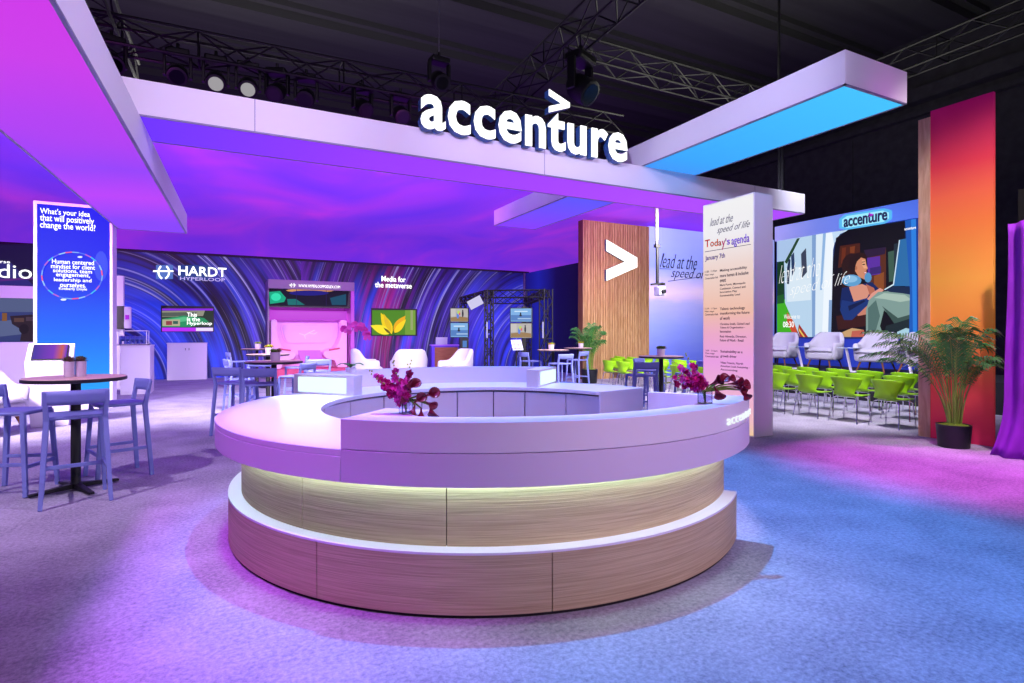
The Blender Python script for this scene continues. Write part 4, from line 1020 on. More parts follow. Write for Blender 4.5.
def small_tv(label, x0, x1, y0, y1, d, kind):
    v = W((x0+x1)/2, d); Y = v.y; pln = ('y', Y)
    X = lambda u: x0+(x1-x0)*u; Z = lambda q: y0+(y1-y0)*q
    if kind == 'gallery':
        po = [('#b9b4b0', .95, rect(x0+.6, y0+.5, x1-.6, y1-.5)), ('#9a7a4c', .95, [(X(.04), Z(.68)), (X(.5), Z(.6)), (X(.96), Z(.68)), (X(.96), Z(.94)), (X(.04), Z(.94))]),
              ('#c8c4c0', .95, rect(X(.04), Z(.05), X(.3), Z(.6))), ('#5a80d8', 1, blob(X(.42), Z(.5), 1.3, 3.6)), ('#b8d060', 1, blob(X(.47), Z(.32), 1.6, 2.0)), ('#e05070', 1, blob(X(.52), Z(.42), .8, 1.6)), ('#1a1826', 1, blob(X(.69), Z(.42), .9, 3.4)), ('#1a1826', 1, blob(X(.69), Z(.18), .6, .9))]
    else:
        po = [('#7ab0e6', .95, rect(x0+.6, y0+.5, x1-.6, y1-.5)), ('#4f7fc4', .95, rect(X(.04), Z(.5), X(.96), Z(.9))), ('#a8c8e8', .95, rect(X(.35), Z(.72), X(.95), Z(.8))), ('#17202c', 1, blob(X(.48), Z(.45), .8, 2.0)), ('#17202c', 1, blob(X(.48), Z(.55), 1.5, .8)), ('#c8e0f4', 1, rect(X(.2), Z(.2), X(.8), Z(.28)))]
    return tv('monitor', label, x0, y0, x1, y1, pln, po, 'monitor')
small_tv('upper left monitor showing two figures in a gallery', 450, 468.5, 308, 322, 15.9, 'gallery')
small_tv('lower left monitor showing a blue scene with a seated figure', 450, 468.5, 322.6, 337.5, 15.9, 'blue')
small_tv('upper right monitor showing a blue scene with a seated figure', 510, 532, 308, 322, 14.9, 'blue')
small_tv('lower right monitor showing two figures in a gallery', 510, 532, 323, 338.2, 14.9, 'gallery')
for px, d, l_, s in ((463, 16.1, 'black upright stand carrying the left pair of monitors', 1), (525, 15.5, 'black upright stand carrying the right pair of monitors', 0)):
    v = W(px, d); x = thing('monitor_stand', l_, 'stand', (v.x, v.y+.06, 0))
    MB().box(-.05, -.03, 0, .05, .05, 2.25).build('upright', BLACK, x); MB().box(-.3, -.25, 0, .3, .25, .03).build('base', BLACK, x, bevel=.005)
v = W(517, 14.6); x = thing('tablet_stand', 'patterned tablet board on a black stand under the right monitors', 'stand', (v.x, v.y, 0))
MB().tube([(0, .03, 0), (0, .03, 1.12)], .02, 8).build('pole', BLACK, x); MB().lathe([(.16, 0), (.16, .015)], 20).build('base', BLACK, x)
Mx = Matrix.Rotation(radians(62), 3, 'X') @ Matrix.Rotation(radians(0), 3, 'Z')
bd = MB().obox((0, 0, 1.2), (.30, .30, .015), M=Mx).build('board', mat('board_white', '#dcdcf0', .5), x)
q = MB()
for i in range(-3, 4):
    for j in range(-3, 4):
        if (i*3+j*5+i*j) % 3 == 0: q.obox(Vector((0, 0, 1.2))+Mx @ Vector((i*.038, j*.038, .009)), (.03, .026, .002), M=Mx)
q.build('board_pattern', mat('board_ink', '#3a3a48', .6), bd)
v = W(463, 15.5); x = thing('intercom_screen', 'small dark panel with glowing screen under the left monitors', 'screen', (v.x+.05, v.y, 0))
MB().box(-.12, 0, 0, .12, .08, 1.38).build('housing', DARK, x); MB().box(-.06, -.006, 1.12, .06, 0, 1.3).build('display', glow('#4a80c8', .9), x)

# ------------------------------------------------------------------ oak slat wall with arrow
YS = 15.15
xa = on_y(583, 300, YS).x; xb = on_y(649.5, 300, YS).x; zt_ = 5.2
t = thing('slat_wall', 'tall oak slat wall panel bearing the glowing white arrow', 'slat wall', ((xa+xb)/2, YS, 0))
w_ = xb-xa
MB().box(-w_/2, .03, 0, w_/2, .28, zt_).build('backing', wood_mat('oak_backing', '#6b4324', '#87592f', (9, 9, .8)), t)
b = MB(); x_ = -w_/2; k = 0; random.seed(3)
while x_ < w_/2-.03:
    ww = random.choice((.035, .035, .055, .08)); ww = min(ww, w_/2-x_); b.box(x_, -.01, 0, x_+ww, .03, zt_); x_ += ww+.022; k += 1
b.build('slats', OAKD, t)
c0 = on_y(605.5, 281, YS-.06); c1 = on_y(636, 240, YS-.06)
t = thing('arrow_sign', 'big white glowing arrow mark on the oak slat wall', 'sign', (c0.x, YS-.1, c0.z))
hz = on_y(605.5, 240, YS-.06).z-c0.z
ch = [(0, 1), (1, .62), (1, .38), (0, 0), (0, .27), (.60, .5), (0, .73)]
chev(0, c1.x-c0.x, 0, hz, -.03, 0).build('face', SIGNW, t)
chev(0-.01, c1.x-c0.x+.01, -.01, hz+.01, .0, .08).build('return', mat('arrow_return', '#3f4a78', .5), t)

# sky wall
def sky_mat():
    m = bpy.data.materials.new('sky_print'); m.use_nodes = True; nt = m.node_tree; b = nt.nodes['Principled BSDF']; L = nt.links
    tc = nt.nodes.new('ShaderNodeTexCoord'); sp = nt.nodes.new('ShaderNodeSeparateXYZ'); L.new(tc.outputs['Object'], sp.inputs[0])
    n = nt.nodes.new('ShaderNodeTexNoise'); n.inputs['Scale'].default_value = 1.2; n.inputs['Detail'].default_value = 8; n.inputs['Roughness'].default_value = .6
    mp = nt.nodes.new('ShaderNodeMapping'); mp.inputs['Scale'].default_value = (.5, .5, 2.5); L.new(tc.outputs['Object'], mp.inputs[0]); L.new(mp.outputs[0], n.inputs[0])
    ma = nt.nodes.new('ShaderNodeMath'); ma.operation = 'MULTIPLY_ADD'; ma.inputs[1].default_value = .5; L.new(n.outputs[0], ma.inputs[0]); L.new(sp.outputs[2], ma.inputs[2])
    mr = nt.nodes.new('ShaderNodeMapRange'); mr.inputs[1].default_value = .25; mr.inputs[2].default_value = 5.4; L.new(ma.outputs[0], mr.inputs[0])
    r = nt.nodes.new('ShaderNodeValToRGB'); e = r.color_ramp.elements; L.new(mr.outputs[0], r.inputs[0])
    st_ = [(0, '#4a58b8'), (.15, '#5a68c4'), (.35, '#7f8cda'), (.50, '#a9a8e6'), (.58, '#e2c6e8'), (.63, '#c9bdf0'), (.75, '#92a4f0'), (1, '#a9b6ff')]
    while len(e) < len(st_): e.new(.5)
    for q_, (p_, c_) in zip(e, st_): q_.position = p_; q_.color = lin(c_)
    L.new(r.outputs[0], b.inputs['Base Color']); L.new(r.outputs[0], b.inputs['Emission Color']); b.inputs['Emission Strength'].default_value = .75
    b.inputs['Roughness'].default_value = .8; return m
xe = 19.5
t = thing('sky_graphic_wall', 'backlit sky and horizon picture wall with handwritten slogan', 'graphic wall', (xb+.02, YS, 0))
MB().box(0, .05, 0, xe-xb, .25, 5.24).build('lightbox', sky_mat(), t)
pl = ('y', YS+.05)
HW = mat('ink_slogan', '#2a2148', .7)
attach(text_on('lettering', 'lead at the', pl, 660, 697, 253, 267.5, HW, None, .01, -.008, .01, .5), t)
attach(text_on('lettering', 'speed of life', pl, 671, 716, 267.5, 280, HW, None, .01, -.008, .01, .5), t)
attach(art('underline_stroke', pl, [('#2a2148', 0, [(659.5, 268.4), (671, 268.8), (671, 269.3), (659.5, 269)]), ('#2a2148', 0, [(668, 281), (702, 276.5), (702, 277.1), (668, 281.6)]), ('#2a2148', 0, [(660, 266), (664, 253.5), (664.6, 253.7), (660.7, 266.5)])], None, .012), t)
# projector pole
q_ = P3(658, 288, 12.5)
t = thing('ceiling_projector', 'white projector on a black pole hanging in front of the sky wall', 'projector', (q_.x, q_.y, q_.z-.05))
MB().tube([(-.02, 0, .12), (-.02, 0, 5.3-q_.z)], .035, 8).build('pole', BLACK, t, smooth=True)
MB().tube([(-.06, 0, 1.0), (-.06, 0, 5.3-q_.z)], .02, 8).build('pole', BLACK, t, smooth=True)
MB().box(-.09, -.04, .95, .04, .04, 1.02).build('clamp', BLACK, t)
MB().beam((-.2, 0, .12), (.14, 0, .16), .04, .04).build('bracket', BLACK, t); MB().beam((.1, -.1, .14), (.1, .1, .14), .04, .05).build('bracket', BLACK, t)
MB().obox((.05, 0, -.02), (.17, .2, .2)).build('body', WHITE, t, bevel=.02)
MB().tube([(.05, -.1, -.03), (.05, -.16, -.03)], .05, 14).build('lens', DARK, t)

# ------------------------------------------------------------------ video wall on stage
XV = 15.0; pl = ('x', XV)
yL = on_x(776.5, 300, XV).y; yR = on_x(932, 300, XV).y
zT = 4.32; zB = 1.36
t = thing('video_wall', 'large video wall on stage showing a traveller in a camper van doorway', 'video wall', (XV, (yL+yR)/2, 0))
oy = (yL+yR)/2
MB().box(0, yR-oy-.2, 0, .3, yL-oy, zT+.42).build('cabinet', mat('wall_blue', '#2c45b8', .5, emit='#2a44c8', es=.18), t)
HB = gradient_mat('header_blue', 'Y', -4, 2, [(0, '#3a62d8'), (.5, '#5a80ea'), (.8, '#7f95e8'), (1, '#a9aee8')], .6, 1)
MB().box(-.05, yR-oy-.2, zT, 0, yL-oy+.02, zT+.44).build('header', HB, t)
# picture, traced from left to right along the wall
K = [('#17306e', 1, [(777, 240), (920, 218), (932, 218), (932, 339), (777, 338)]),
 # outdoor + van side
 ('#a9c4e8', 1, [(777, 240), (800, 236.5), (800, 262), (777, 262)]),
 ('#0f3a1c', 1, [(777, 262), (784, 261), (784, 300), (777, 300)]), ('#3fae1c', 1, [(777, 300), (790, 299), (795, 338), (777, 338)]), ('#1a5a20', 1, [(777, 296), (784, 294), (784, 303), (777, 304)]),
 ('#b8d4ec', 1, [(784, 262), (797, 238), (812, 235.2), (812, 337), (800, 337), (785, 303)]), ('#d8e8f4', 1, [(786, 268), (811, 266), (811, 300), (787, 302)]),
 ('#24452c', 1, [(784.5, 262), (797, 238.5), (800, 238), (787, 264)]), ('#1c2c4a', 1, [(787, 268), (789, 258), (790.5, 260), (789, 284), (787, 284)]), ('#253a60', 1, [(791, 256), (794, 252), (795, 270), (792, 276)]), ('#3a4258', 1, [(801, 254), (806, 248), (807, 272), (802, 278)]),
 ('#c84a28', 1, [(787, 312), (794, 322), (799, 337), (794, 337), (787, 322)]), ('#a02a28', 1, [(799, 324), (808, 337), (800, 337), (798, 330)]), ('#e8c860', 1, [(799, 328), (805, 337), (803.5, 337), (799, 331)]),
 ('#7fa0d0', 1, [(812, 235.2), (816, 234.6), (816, 337), (812, 337)]), ('#dcebf8', 1, [(816, 234.6), (826, 233), (822, 337), (815, 337)]), ('#8fb4e0', 1, [(823, 233.5), (826, 233), (822, 290), (820, 290)]),
 ('#eef6ff', 1, [(826, 233), (837, 231.3), (833, 250), (831, 337), (822, 337)]), ('#c4dcf4', 1, [(832, 232), (850, 229.5), (840, 234), (834, 244)]), ('#88a8d4', 1, [(829, 300), (832, 300), (831, 337), (828, 337)]),
 # dark interior
 ('#0d0a14', 1, [(836, 238), (848, 229.8), (905, 221), (905, 337), (831, 337), (833, 262)]),
 ('#4a1f12', 1, [(840, 246), (860, 243), (860, 262), (838, 268)]), ('#6a2c14', 1, [(842, 248), (846, 247.3), (845, 262), (841, 264)]), ('#7a3a18', 1, [(850, 247), (855, 246), (854, 258), (850, 259)]),
 ('#5a2a18', 1, [(868, 250), (886, 248), (886, 288), (868, 292)]), ('#8a4a20', 1, [(874, 276), (884, 272), (884, 290), (874, 292)]), ('#3c5a4c', 1, [(888, 252), (896, 250), (898, 280), (889, 282)]), ('#22303c', 1, [(894, 244), (898, 243), (898, 286), (894, 286)]),
 ('#5a2ea0', 1, [(867, 258), (880, 256), (880, 274), (868, 276)]), ('#3a2470', 1, [(870, 268), (881, 266), (881, 273), (870, 275)]), ('#2a1838', 1, [(864, 250), (886, 247), (885, 254), (866, 258)]),
 # seat, hair, body
 ('#3a1712', 1, [(836, 316), (866, 312), (866, 326), (838, 330)]),
 ('#c8a070', 1, [(838, 334), (852, 328), (864, 330), (864, 337), (836, 337)]), ('#c06050', 1, [(852, 331), (864, 330), (864, 337), (851, 337)]),
 ('#2a120e', 1, blob(853, 266, 11.5, 13)), ('#33160f', 1, blob(847, 280, 6.5, 9)), ('#2a120e', 1, blob(860, 257, 7, 4.5)),
 ('#10245e', 1, [(842, 288), (852, 286), (872, 282), (880, 290), (868, 300), (868, 308), (850, 320), (843, 318), (840, 304)]),
 ('#d8927c', 1, [(849, 287), (862, 284), (872, 288), (866, 300), (854, 302)]), ('#b86a54', 1, [(866, 284), (874, 288), (876, 294), (870, 296)]), ('#c8806a', 1, [(856, 312), (868, 305), (868, 314), (858, 316)]),
 ('#183478', 1, [(842, 300), (852, 302), (867, 298), (871, 302), (852, 320), (844, 320), (840, 310)]), ('#0c1a48', 1, [(848, 306), (864, 300), (866, 301), (849, 311)]),
 # face
 ('#d08a68', 1, [(856, 262), (861, 257.5), (865.5, 259), (866.3, 264), (868, 268.5), (866.3, 270), (866.8, 274), (864.5, 279.5), (859, 277), (855, 271)]),
 ('#e8a880', 1, [(862, 260), (865.4, 260.5), (866, 265), (867.2, 268.3), (864, 268.5), (862, 265)]), ('#1c0c0a', 1, [(862.3, 264.1), (865, 263.7), (865, 264.8), (862.5, 265.1)]), ('#301410', 1, [(862, 261.8), (865.2, 261.3), (865.2, 261.9), (862, 262.6)]),
 ('#b82a48', 1, [(864, 272.2), (866.6, 271.4), (866.4, 273.4), (864.2, 274)]), ('#fff0f0', 1, [(864.3, 272.5), (866.3, 272.2), (866.2, 273), (864.4, 273.3)]), ('#b87050', 1, blob(856.2, 268, 1.1, 2)),
 ('#241010', 1, [(850, 258), (857, 254), (862, 256.5), (857, 261.5), (855, 267), (852, 272), (848, 268)]),
 # neck pillow
 ('#5f9fd0', 1, blob(851.5, 280.5, 10, 6)), ('#8cc0e4', 1, blob(850.5, 279, 7, 3.5)), ('#5494c8', 1, blob(868, 277.5, 3.6, 5)),
 # hands, knee, laptop
 ('#e09888', 1, [(867, 299), (872, 293), (880, 288), (884, 290), (878, 295), (872, 302)]),
 ('#7f9c96', 1, [(869, 300), (878, 292), (890, 291), (912, 295), (912, 316), (896, 322), (884, 310), (880, 326), (884, 337), (866, 337), (866, 310)]),
 ('#a8c0b4', 1, [(874, 298), (884, 293), (905, 295), (912, 300), (900, 302), (884, 299)]), ('#52706c', 1, [(868, 308), (876, 300), (880, 316), (876, 330), (868, 334)]), ('#3c5450', 1, [(882, 306), (898, 318), (912, 314), (912, 322), (896, 326)]), ('#1c2a30', 1, [(886, 326), (912, 318), (912, 330), (898, 334), (884, 336)]),
 ('#a8d0e0', 1, [(897, 332), (906, 328), (914, 330), (916, 338), (897, 338)]),
 ('#2a6ca8', 1, [(899, 240), (908, 238), (910, 286), (893, 286)]), ('#cfe6f4', 1, [(899, 240), (900, 240), (894, 285), (885, 290), (884, 289.4), (893, 284)]), ('#14284a', 1, [(885, 290), (893, 286), (910, 287), (910, 294), (890, 292)]),
 # blue curtain edge
 ('#1c5ab8', 1, [(905, 220.5), (911, 219.5), (913, 338), (909, 338), (910, 290)]), ('#2a7fe0', 1, [(911, 219.5), (916, 218.7), (917, 338), (913, 338)]), ('#123c96', 1, [(916, 218.7), (932, 217), (932, 339), (917, 338)])]
attach(art('picture', pl, K, None, .02, .0008), t)
INKW = glow('#ffffff', 1.0)
attach(text_on('picture_lettering', 'lead at the', pl, 779, 820, 266, 284, INKW, None, .003, -.024, .11, .5, .10), t)
attach(text_on('picture_lettering', 'speed of life', pl, 790, 850, 284, 299, INKW, None, .003, -.024, .11, .5, .12), t)
attach(text_on('picture_lettering', 'Welcome to', pl, 784, 800, 314.5, 319, INKW, None, .003, .0, .11), t)
attach(text_on('picture_lettering', '08:30', pl, 783, 794, 321.5, 327.5, INKW, None, .003, .02, .11), t)
attach(text_on('picture_lettering', 'accenture', pl, 904.5, 916, 228, 230.5, INKW, None, .003, .02, .11), t)
# header logo: dark letters in front of a cyan halo
vs, fs = text_mesh('accenture', .02)
t = thing('stage_sign', 'company name sign with blue halo on the header above the video wall', 'sign', (XV-.06, 9, zT))
a = on_x(844, 227.5, XV-.12); c = on_x(887.5, 220.8, XV-.12)
attach(text_on('lettering', 'accenture', ('x', XV-.05), 844, 887.5, 217.6, 227.6, mat('ink_halo', '#1f2a66', .6), None, .02, .02, .07), t)
attach(art('halo', ('x', XV-.05), [('#5fc4ff', .9, [(839, 219), (845, 214.5), (884, 208.2), (892, 210.5), (892, 219), (885, 223.5), (846, 230), (839, 228)]), ('#9be4ff', 1.1, [(842, 219.5), (847, 216), (883, 210.5), (889, 212.5), (889, 218.5), (883, 222), (847, 228), (842, 226.5)])], None, .01, .002), t)
attach(art('chevron', ('x', XV-.05), [('#c030e0', 1, [(868.5, 213.2), (873.5, 214), (873.5, 214.9), (868.8, 217), (868.8, 216), (871.6, 214.8), (868.5, 214.4)])], None, .1), t)

# ------------------------------------------------------------------ orange wall, palm, curtain
XO = 9.03
t = thing('gradient_wall', 'tall wall panel printed orange to crimson beside the palm', 'wall panel', (XO, 4.1, 0))
ya = on_x(930.5, 400, XO).y; yb = on_x(993.5, 400, XO).y; yw = on_x(918.5, 400, XO).y
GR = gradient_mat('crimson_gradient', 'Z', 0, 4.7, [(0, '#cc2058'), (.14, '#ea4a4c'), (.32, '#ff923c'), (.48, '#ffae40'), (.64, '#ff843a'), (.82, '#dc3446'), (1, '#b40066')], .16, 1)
MB().box(0, yb-4.1, 0, .05, ya-4.1, 4.7).build('printed_panel', GR, t)
MB().box(-.01, ya-4.1, 0, .05, yw-4.1, 4.62).build('wood_edge', wood_mat('edge_birch', '#c99a78', '#e2bb98', (6, 6, .8)), t, bevel=.004)
LEAF = [mat('palm_green', '#3d8038', .4), mat('palm_light', '#7f9c3c', .5)]
def frond(L, rise, droop, nl=24, wl=.017, ll=.34):
    """one feather leaf from the origin, arching toward +X"""
    b = MB(); pts = []
    for k in range(15):
        u = k/14; pts.append(Vector((L*(.08*u+.92*u**1.7), 0, rise*(1.55*u-.62*u**2.4)-droop*u**3)))
    b.cur = 1; b.tube(pts, [.008*(1-.75*k/14)+.001 for k in range(15)], 5); b.cur = 0
    for k in range(nl):
        u = .34+.66*k/nl; f = u*14; i = min(int(f), 13); p = pts[i].lerp(pts[i+1], f-i); d = (pts[i+1]-pts[i]).normalized()
        le = ll*(sin(pi*(.18+.80*(u-.34)/.66)))**.7*random.uniform(.85, 1.1)
        for s in (-1, 1):
            side = Vector((0, s, 0)); dr = (d*.75+side*.85+Vector((0, 0, .18))).normalized()
            q1 = p+dr*le*.5+Vector((0, 0, .01)); q2 = p+dr*le*.95+Vector((0, 0, -le*.42)); wv = d.cross(Vector((0, 0, 1))).cross(dr).normalized()*wl*.5 if False else d*wl*.5
            b.add([p-d*.004, p+d*.004, q1+wv, q2, q1-wv], [(0, 1, 2, 4), (4, 2, 3)])
    return b
def make_palm(label, n, L, rise, pot_r, pot_h, seed, room_x=9, room_y=9):
    random.seed(seed)
    t = thing('potted_palm', label, 'potted palm')
    MB().lathe([(pot_r*.86, 0), (pot_r*.88, .01), (pot_r, pot_h), (pot_r*.93, pot_h), (pot_r*.9, pot_h-.04)], 40).build('pot', mat('pot_black', '#14161f', .45), t, smooth=True)
    def moss(u, v):
        a = u*2*pi; r = pot_r*.93*v; return (r*cos(a), r*sin(a), pot_h-.02+.035*(1-v*v)+.008*sin(a*7+v*9))
    MB().grid(moss, 30, 6).build('moss', mat('moss_green', '#6f8a1c', .95, bump=1, bscale=80), t, smooth=True)
    for k in range(n):
        a = k*2.39996+random.uniform(-.2, .2); inner = k/n
        l_ = L*random.uniform(.8, 1.1)*(1-.45*(1-inner)*0); r_ = rise*random.uniform(.72, 1.08)
        if k % 4 == 0: l_ *= .45; r_ *= 1.12
        if cos(a) > .05: l_ = min(l_, room_x/cos(a))
        if sin(a) < -.05 and cos(a) > -.4: l_ = min(l_, room_y/-sin(a))
        o = frond(l_, r_, random.uniform(.05, .35)*L).build('frond', LEAF, t, smooth=False, fix=False)
        rr = random.uniform(.02, pot_r*.45); o.location = (rr*cos(a), rr*sin(a), pot_h-.02); o.rotation_euler = (0, 0, a)
    return t
p = on_x(960, 445, 1)  # direction only
v = W(954.5, 7.42)
pm = make_palm('kentia palm with drooping fronds in a black pot before the orange wall', 24, .95, 1.40, .195, .30, 11, .2, .45)
pm.location = (v.x-.02, v.y, 0)
v = W(589.5, 17.0)
pm2 = make_palm('tall narrow palm in a black pot before the oak slat wall', 22, .48, 1.35, .25, .42, 21)
pm2.location = (v.x, v.y, 0)

CUR = mat('violet_velvet', '#8a22b8', .75, var=.15, vscale=3)
def curt(u, v):
    y = 3.36-u*1.9; z = 2.83*v; fl = max(0, .25-v)/.25
    x = 8.46+.055*sin(u*46+.5*sin(v*3))+.03*sin(u*19+2*v)-.12*fl**2*(.6+.4*sin(u*15))
    return (x, y+.12*fl**2+.02*sin(v*5+u*9), z+.006)
t = thing('drape', 'purple velvet pipe and drape curtain at the right picture edge', 'curtain', (8.46, 2.5, 0))
attach(MB().grid(curt, 110, 26).build('fabric', CUR, smooth=True, solid=.004), t)
attach(MB().tube([(8.56, 3.2, 2.78), (8.5, 1.4, 2.8)], .02, 8).build('rail', BLACK), t)
attach(MB().tube([(8.62, 3.30, 0), (8.62, 3.30, 2.82)], .02, 8).build('upright', BLACK), t)
tag(MB().box(9.3, -3, 0, 9.35, 3.55, 3.4).build('masking_drape', mat('black_drape', '#0d0c10', .95)), 'black masking drape behind the purple curtain', 'curtain')

# ------------------------------------------------------------------ flowers
MAG = [mat('petal_magenta', '#e0149a', .6), mat('petal_pink', '#f050c4', .6), mat('petal_crimson', '#b40f66', .6)]
CALLA = mat('calla_maroon', '#7c1034', .4); CALP = mat('calla_rose', '#a8325c', .45); STEM = mat('stem_green', '#6a8a2e', .5)
GLASS = mat('vase_glass', '#e6e9f8', .04, trans=1.0)
def bloom_mesh(m, r=.017):
    b = MB()
    for layer in range(2):
        for k in range(5):
            a = 2*pi*k/5+layer*.6; el = .35+layer*.6; d = Vector((cos(a)*cos(el), sin(a)*cos(el), sin(el))); s = Vector((-sin(a), cos(a), 0))*r*.5
            p1 = d*r*.6; p2 = d*r*(1.15-.2*layer); b.add([(0, 0, 0), p1+s, p2+s*.5+Vector((0, 0, .003)), p2-s*.5, p1-s], [(0, 1, 2, 3, 4)])
    o = b.build('bloom', m, fix=False); return o
protos = [bloom_mesh(m) for m in MAG]
def calla(name, parent, loc, direction, L=.055, R=.02):
    b = MB(); nu, nv = 16, 7; d = Vector(direction).normalized(); q = d.to_track_quat('Z', 'Y')
    def f(u, v):
        a = u*2*pi; r = .004+R*(v**2.2); z = L*v*(1+.25*cos(a)*v); rr = r*(1+.25*v*cos(a))
        return Vector(loc)+q @ Vector((rr*cos(a), rr*sin(a), z))
    b.grid(f, nu, nv); o = b.build(name, CALLA, parent, smooth=True, solid=.001)
    return o
def arrangement(label, vase_px, vase_d, zbase, spikes, callas, n_side, seed):
    random.seed(seed)
    v = W(vase_px, vase_d); org = Vector((v.x, v.y, zbase))
    t = thing('flower_arrangement', label, 'flower arrangement', tuple(org))
    b = MB(); hw_ = .032; b.box(-hw_, -hw_, 0, hw_, hw_, .008)
    for x0, y0, x1, y1 in ((-hw_, -hw_, hw_, -hw_+.004), (-hw_, hw_-.004, hw_, hw_), (-hw_, -hw_, -hw_+.004, hw_), (hw_-.004, -hw_, hw_, hw_)): b.box(x0, y0, .008, x1, y1, .085)
    b.build('glass_vase', GLASS, t)
    b = MB(); mouth = Vector((0, 0, .07)); nb = 0; nbud = 0
    buds = MB()
    for (sx, sy, ex, ey, wid, cnt_) in spikes:
        s = P3(sx, sy, vase_d)-org; e = P3(ex, ey, vase_d+random.uniform(-.08, .08))-org
        b.tube([Vector((0, 0, .01)), mouth.lerp(s, .5), s, e], [.003, .003, .0025, .0015], 5)
        for k in range(cnt_):
            u = k/cnt_; p = s.lerp(e, u); w_ = wid*(1-.55*u)
            off = Vector((random.gauss(0, 1), random.gauss(0, 1), random.gauss(0, 1))).normalized()*w_*random.uniform(.5, 1)
            pr = random.choices(protos, (5, 3, 3))[0]; o = pr.copy(); col.objects.link(o); o.parent = t; o.location = p+off
            o.rotation_euler = off.to_track_quat('Z', 'Y').to_euler(); s_ = random.uniform(1.2, 1.8)*(1-.25*u); o.scale = (s_,)*3; nb += 1
        for k in range(4):
            p = e+(e-s).normalized()*.014*(k+1)+Vector((random.uniform(-.01, .01), random.uniform(-.01, .01), random.uniform(-.004, .01)))
            buds.lathe([(0, -.006), (.005, -.002), (.005, .004), (0, .008)], 7, tuple(p))
    buds.build('buds', mat('bud_green', '#9aa84a', .5), t, smooth=True)
    for (px, py, dx, dz, L_) in callas:
        p = P3(px, py, vase_d-.02)-org; dr = RT*dx+Vector((0, 0, dz))-FW*.35
        c = calla('calla_lily', t, tuple(p), dr, L_, L_*.42)
        b.tube([Vector((0, 0, .01)), mouth*1.1, p.lerp(mouth, .4)+Vector((0, 0, .012)), p], [.005, .005, .005, .004], 6)
    b.build('stems', STEM, t, smooth=True)
    return t
arrangement('magenta and maroon flowers in a glass vase at the left end of the counter', 406, 3.16, 1.048,
  [(404, 398, 377, 377, .034, 26), (402, 396, 395, 371, .03, 16), (404, 396, 408, 371, .02, 11), (400, 398, 385, 386, .036, 22), (405, 400, 400, 384, .036, 16)],
  [(408, 390, .5, .5, .065), (411, 392, -.2, .8, .06), (414, 403, .6, .5, .06), (425, 396, .6, .25, .065), (415, 405, -.2, -.9, .05), (430, 405, .25, -.9, .065), (421, 408, .1, -1, .06), (426, 402, .7, -.3, .05), (409, 402, -.6, .2, .05)], 0, 5)
arrangement('magenta and maroon flowers in a glass vase at the right of the counter', 705, 3.62, 1.048,
  [(700, 385, 672, 378, .026, 16), (702, 386, 680, 366, .03, 20), (702, 384, 690, 362, .024, 14), (703, 386, 688, 378, .04, 20), (700, 388, 673, 384, .02, 8)],
  [(710, 385, .8, .5, .07), (716, 384, .4, .4, .07), (714, 386, .3, -.8, .075), (728, 384, .9, .1, .08), (733, 386, .8, -.3, .075), (736, 388, .7, .3, .07), (741, 390, .5, -.7, .06), (725, 380, .6, .2, .05)], 0, 9)
# moth orchid on the left end box
v = W(350.5, 5.95); zb_ = 1.087
t = thing('orchid_plant', 'pink moth orchid with arching stem on the left lit end of the counter', 'orchid', (v.x, v.y, zb_))
MB().lathe([(.045, 0), (.055, .05), (.05, .05)], 20).build('pot', WHITE, t, smooth=True)
st = [P3(350, 372, 5.95), P3(349, 350, 5.95), P3(350, 335, 5.95), P3(354, 326, 5.95), P3(361, 325, 5.95), P3(367, 333, 5.95)]
org = Vector((v.x, v.y, zb_))
MB().tube([(0, 0, .02)]+[p-org for p in st], .0035, 6).build('stem', mat('orchid_stem', '#3a4a2a', .6), t, smooth=True)
b = MB()
for k in range(7):
    a = k*2.4; L_ = random.uniform(.10, .17)
    def lf(u, q):
        r = u*L_; w__ = .026*sin(pi*min(1, u*.9+.08)); z = .05+.5*L_*sin(u*2.2)*.9-.03*u
        return (r*cos(a)-(q-.5)*2*w__*sin(a), r*sin(a)+(q-.5)*2*w__*cos(a), z+.01*abs(q-.5))
    MB().grid(lf, 8, 4).build('leaf', mat('orchid_leaf', '#3f7a34', .4), t, smooth=True, solid=.002)
ORC = mat('orchid_pink', '#d630a8', .5)
def orchid():
    b = MB()
    for a, L_, w__ in ((90, .042, .026), (210, .038, .018), (330, .038, .018), (10, .044, .034), (170, .044, .034)):
        a = radians(a); d = Vector((cos(a), 0, sin(a))); s = Vector((-sin(a), 0, cos(a)))
        pts = [Vector((0, 0, 0))]+[d*L_*u+s*w__*q+Vector((0, -.006*u, 0)) for u, q in ((.4, -.7), (.8, -.75), (1, 0), (.8, .75), (.4, .7))]
        b.poly(pts)
    return b.build('orchid_bloom', ORC, None, solid=.0015, fix=False)
ob = orchid(); spots_ = [(344, 329), (347.5, 332), (351, 327), (355, 325), (358, 329), (361, 326), (364, 330), (366.5, 334), (367.5, 338)]
for i, (x, y) in enumerate(spots_):
    o = ob if i == 0 else ob.copy()
    if i: col.objects.link(o)
    o.parent = t; o.location = P3(x, y, 5.9+random.uniform(-.03, .03))-org; o.rotation_euler = (random.uniform(-.3, .3), random.uniform(-.5, .5), -YAW+random.uniform(-.5, .5))
for p_ in protos: bpy.data.objects.remove(p_)

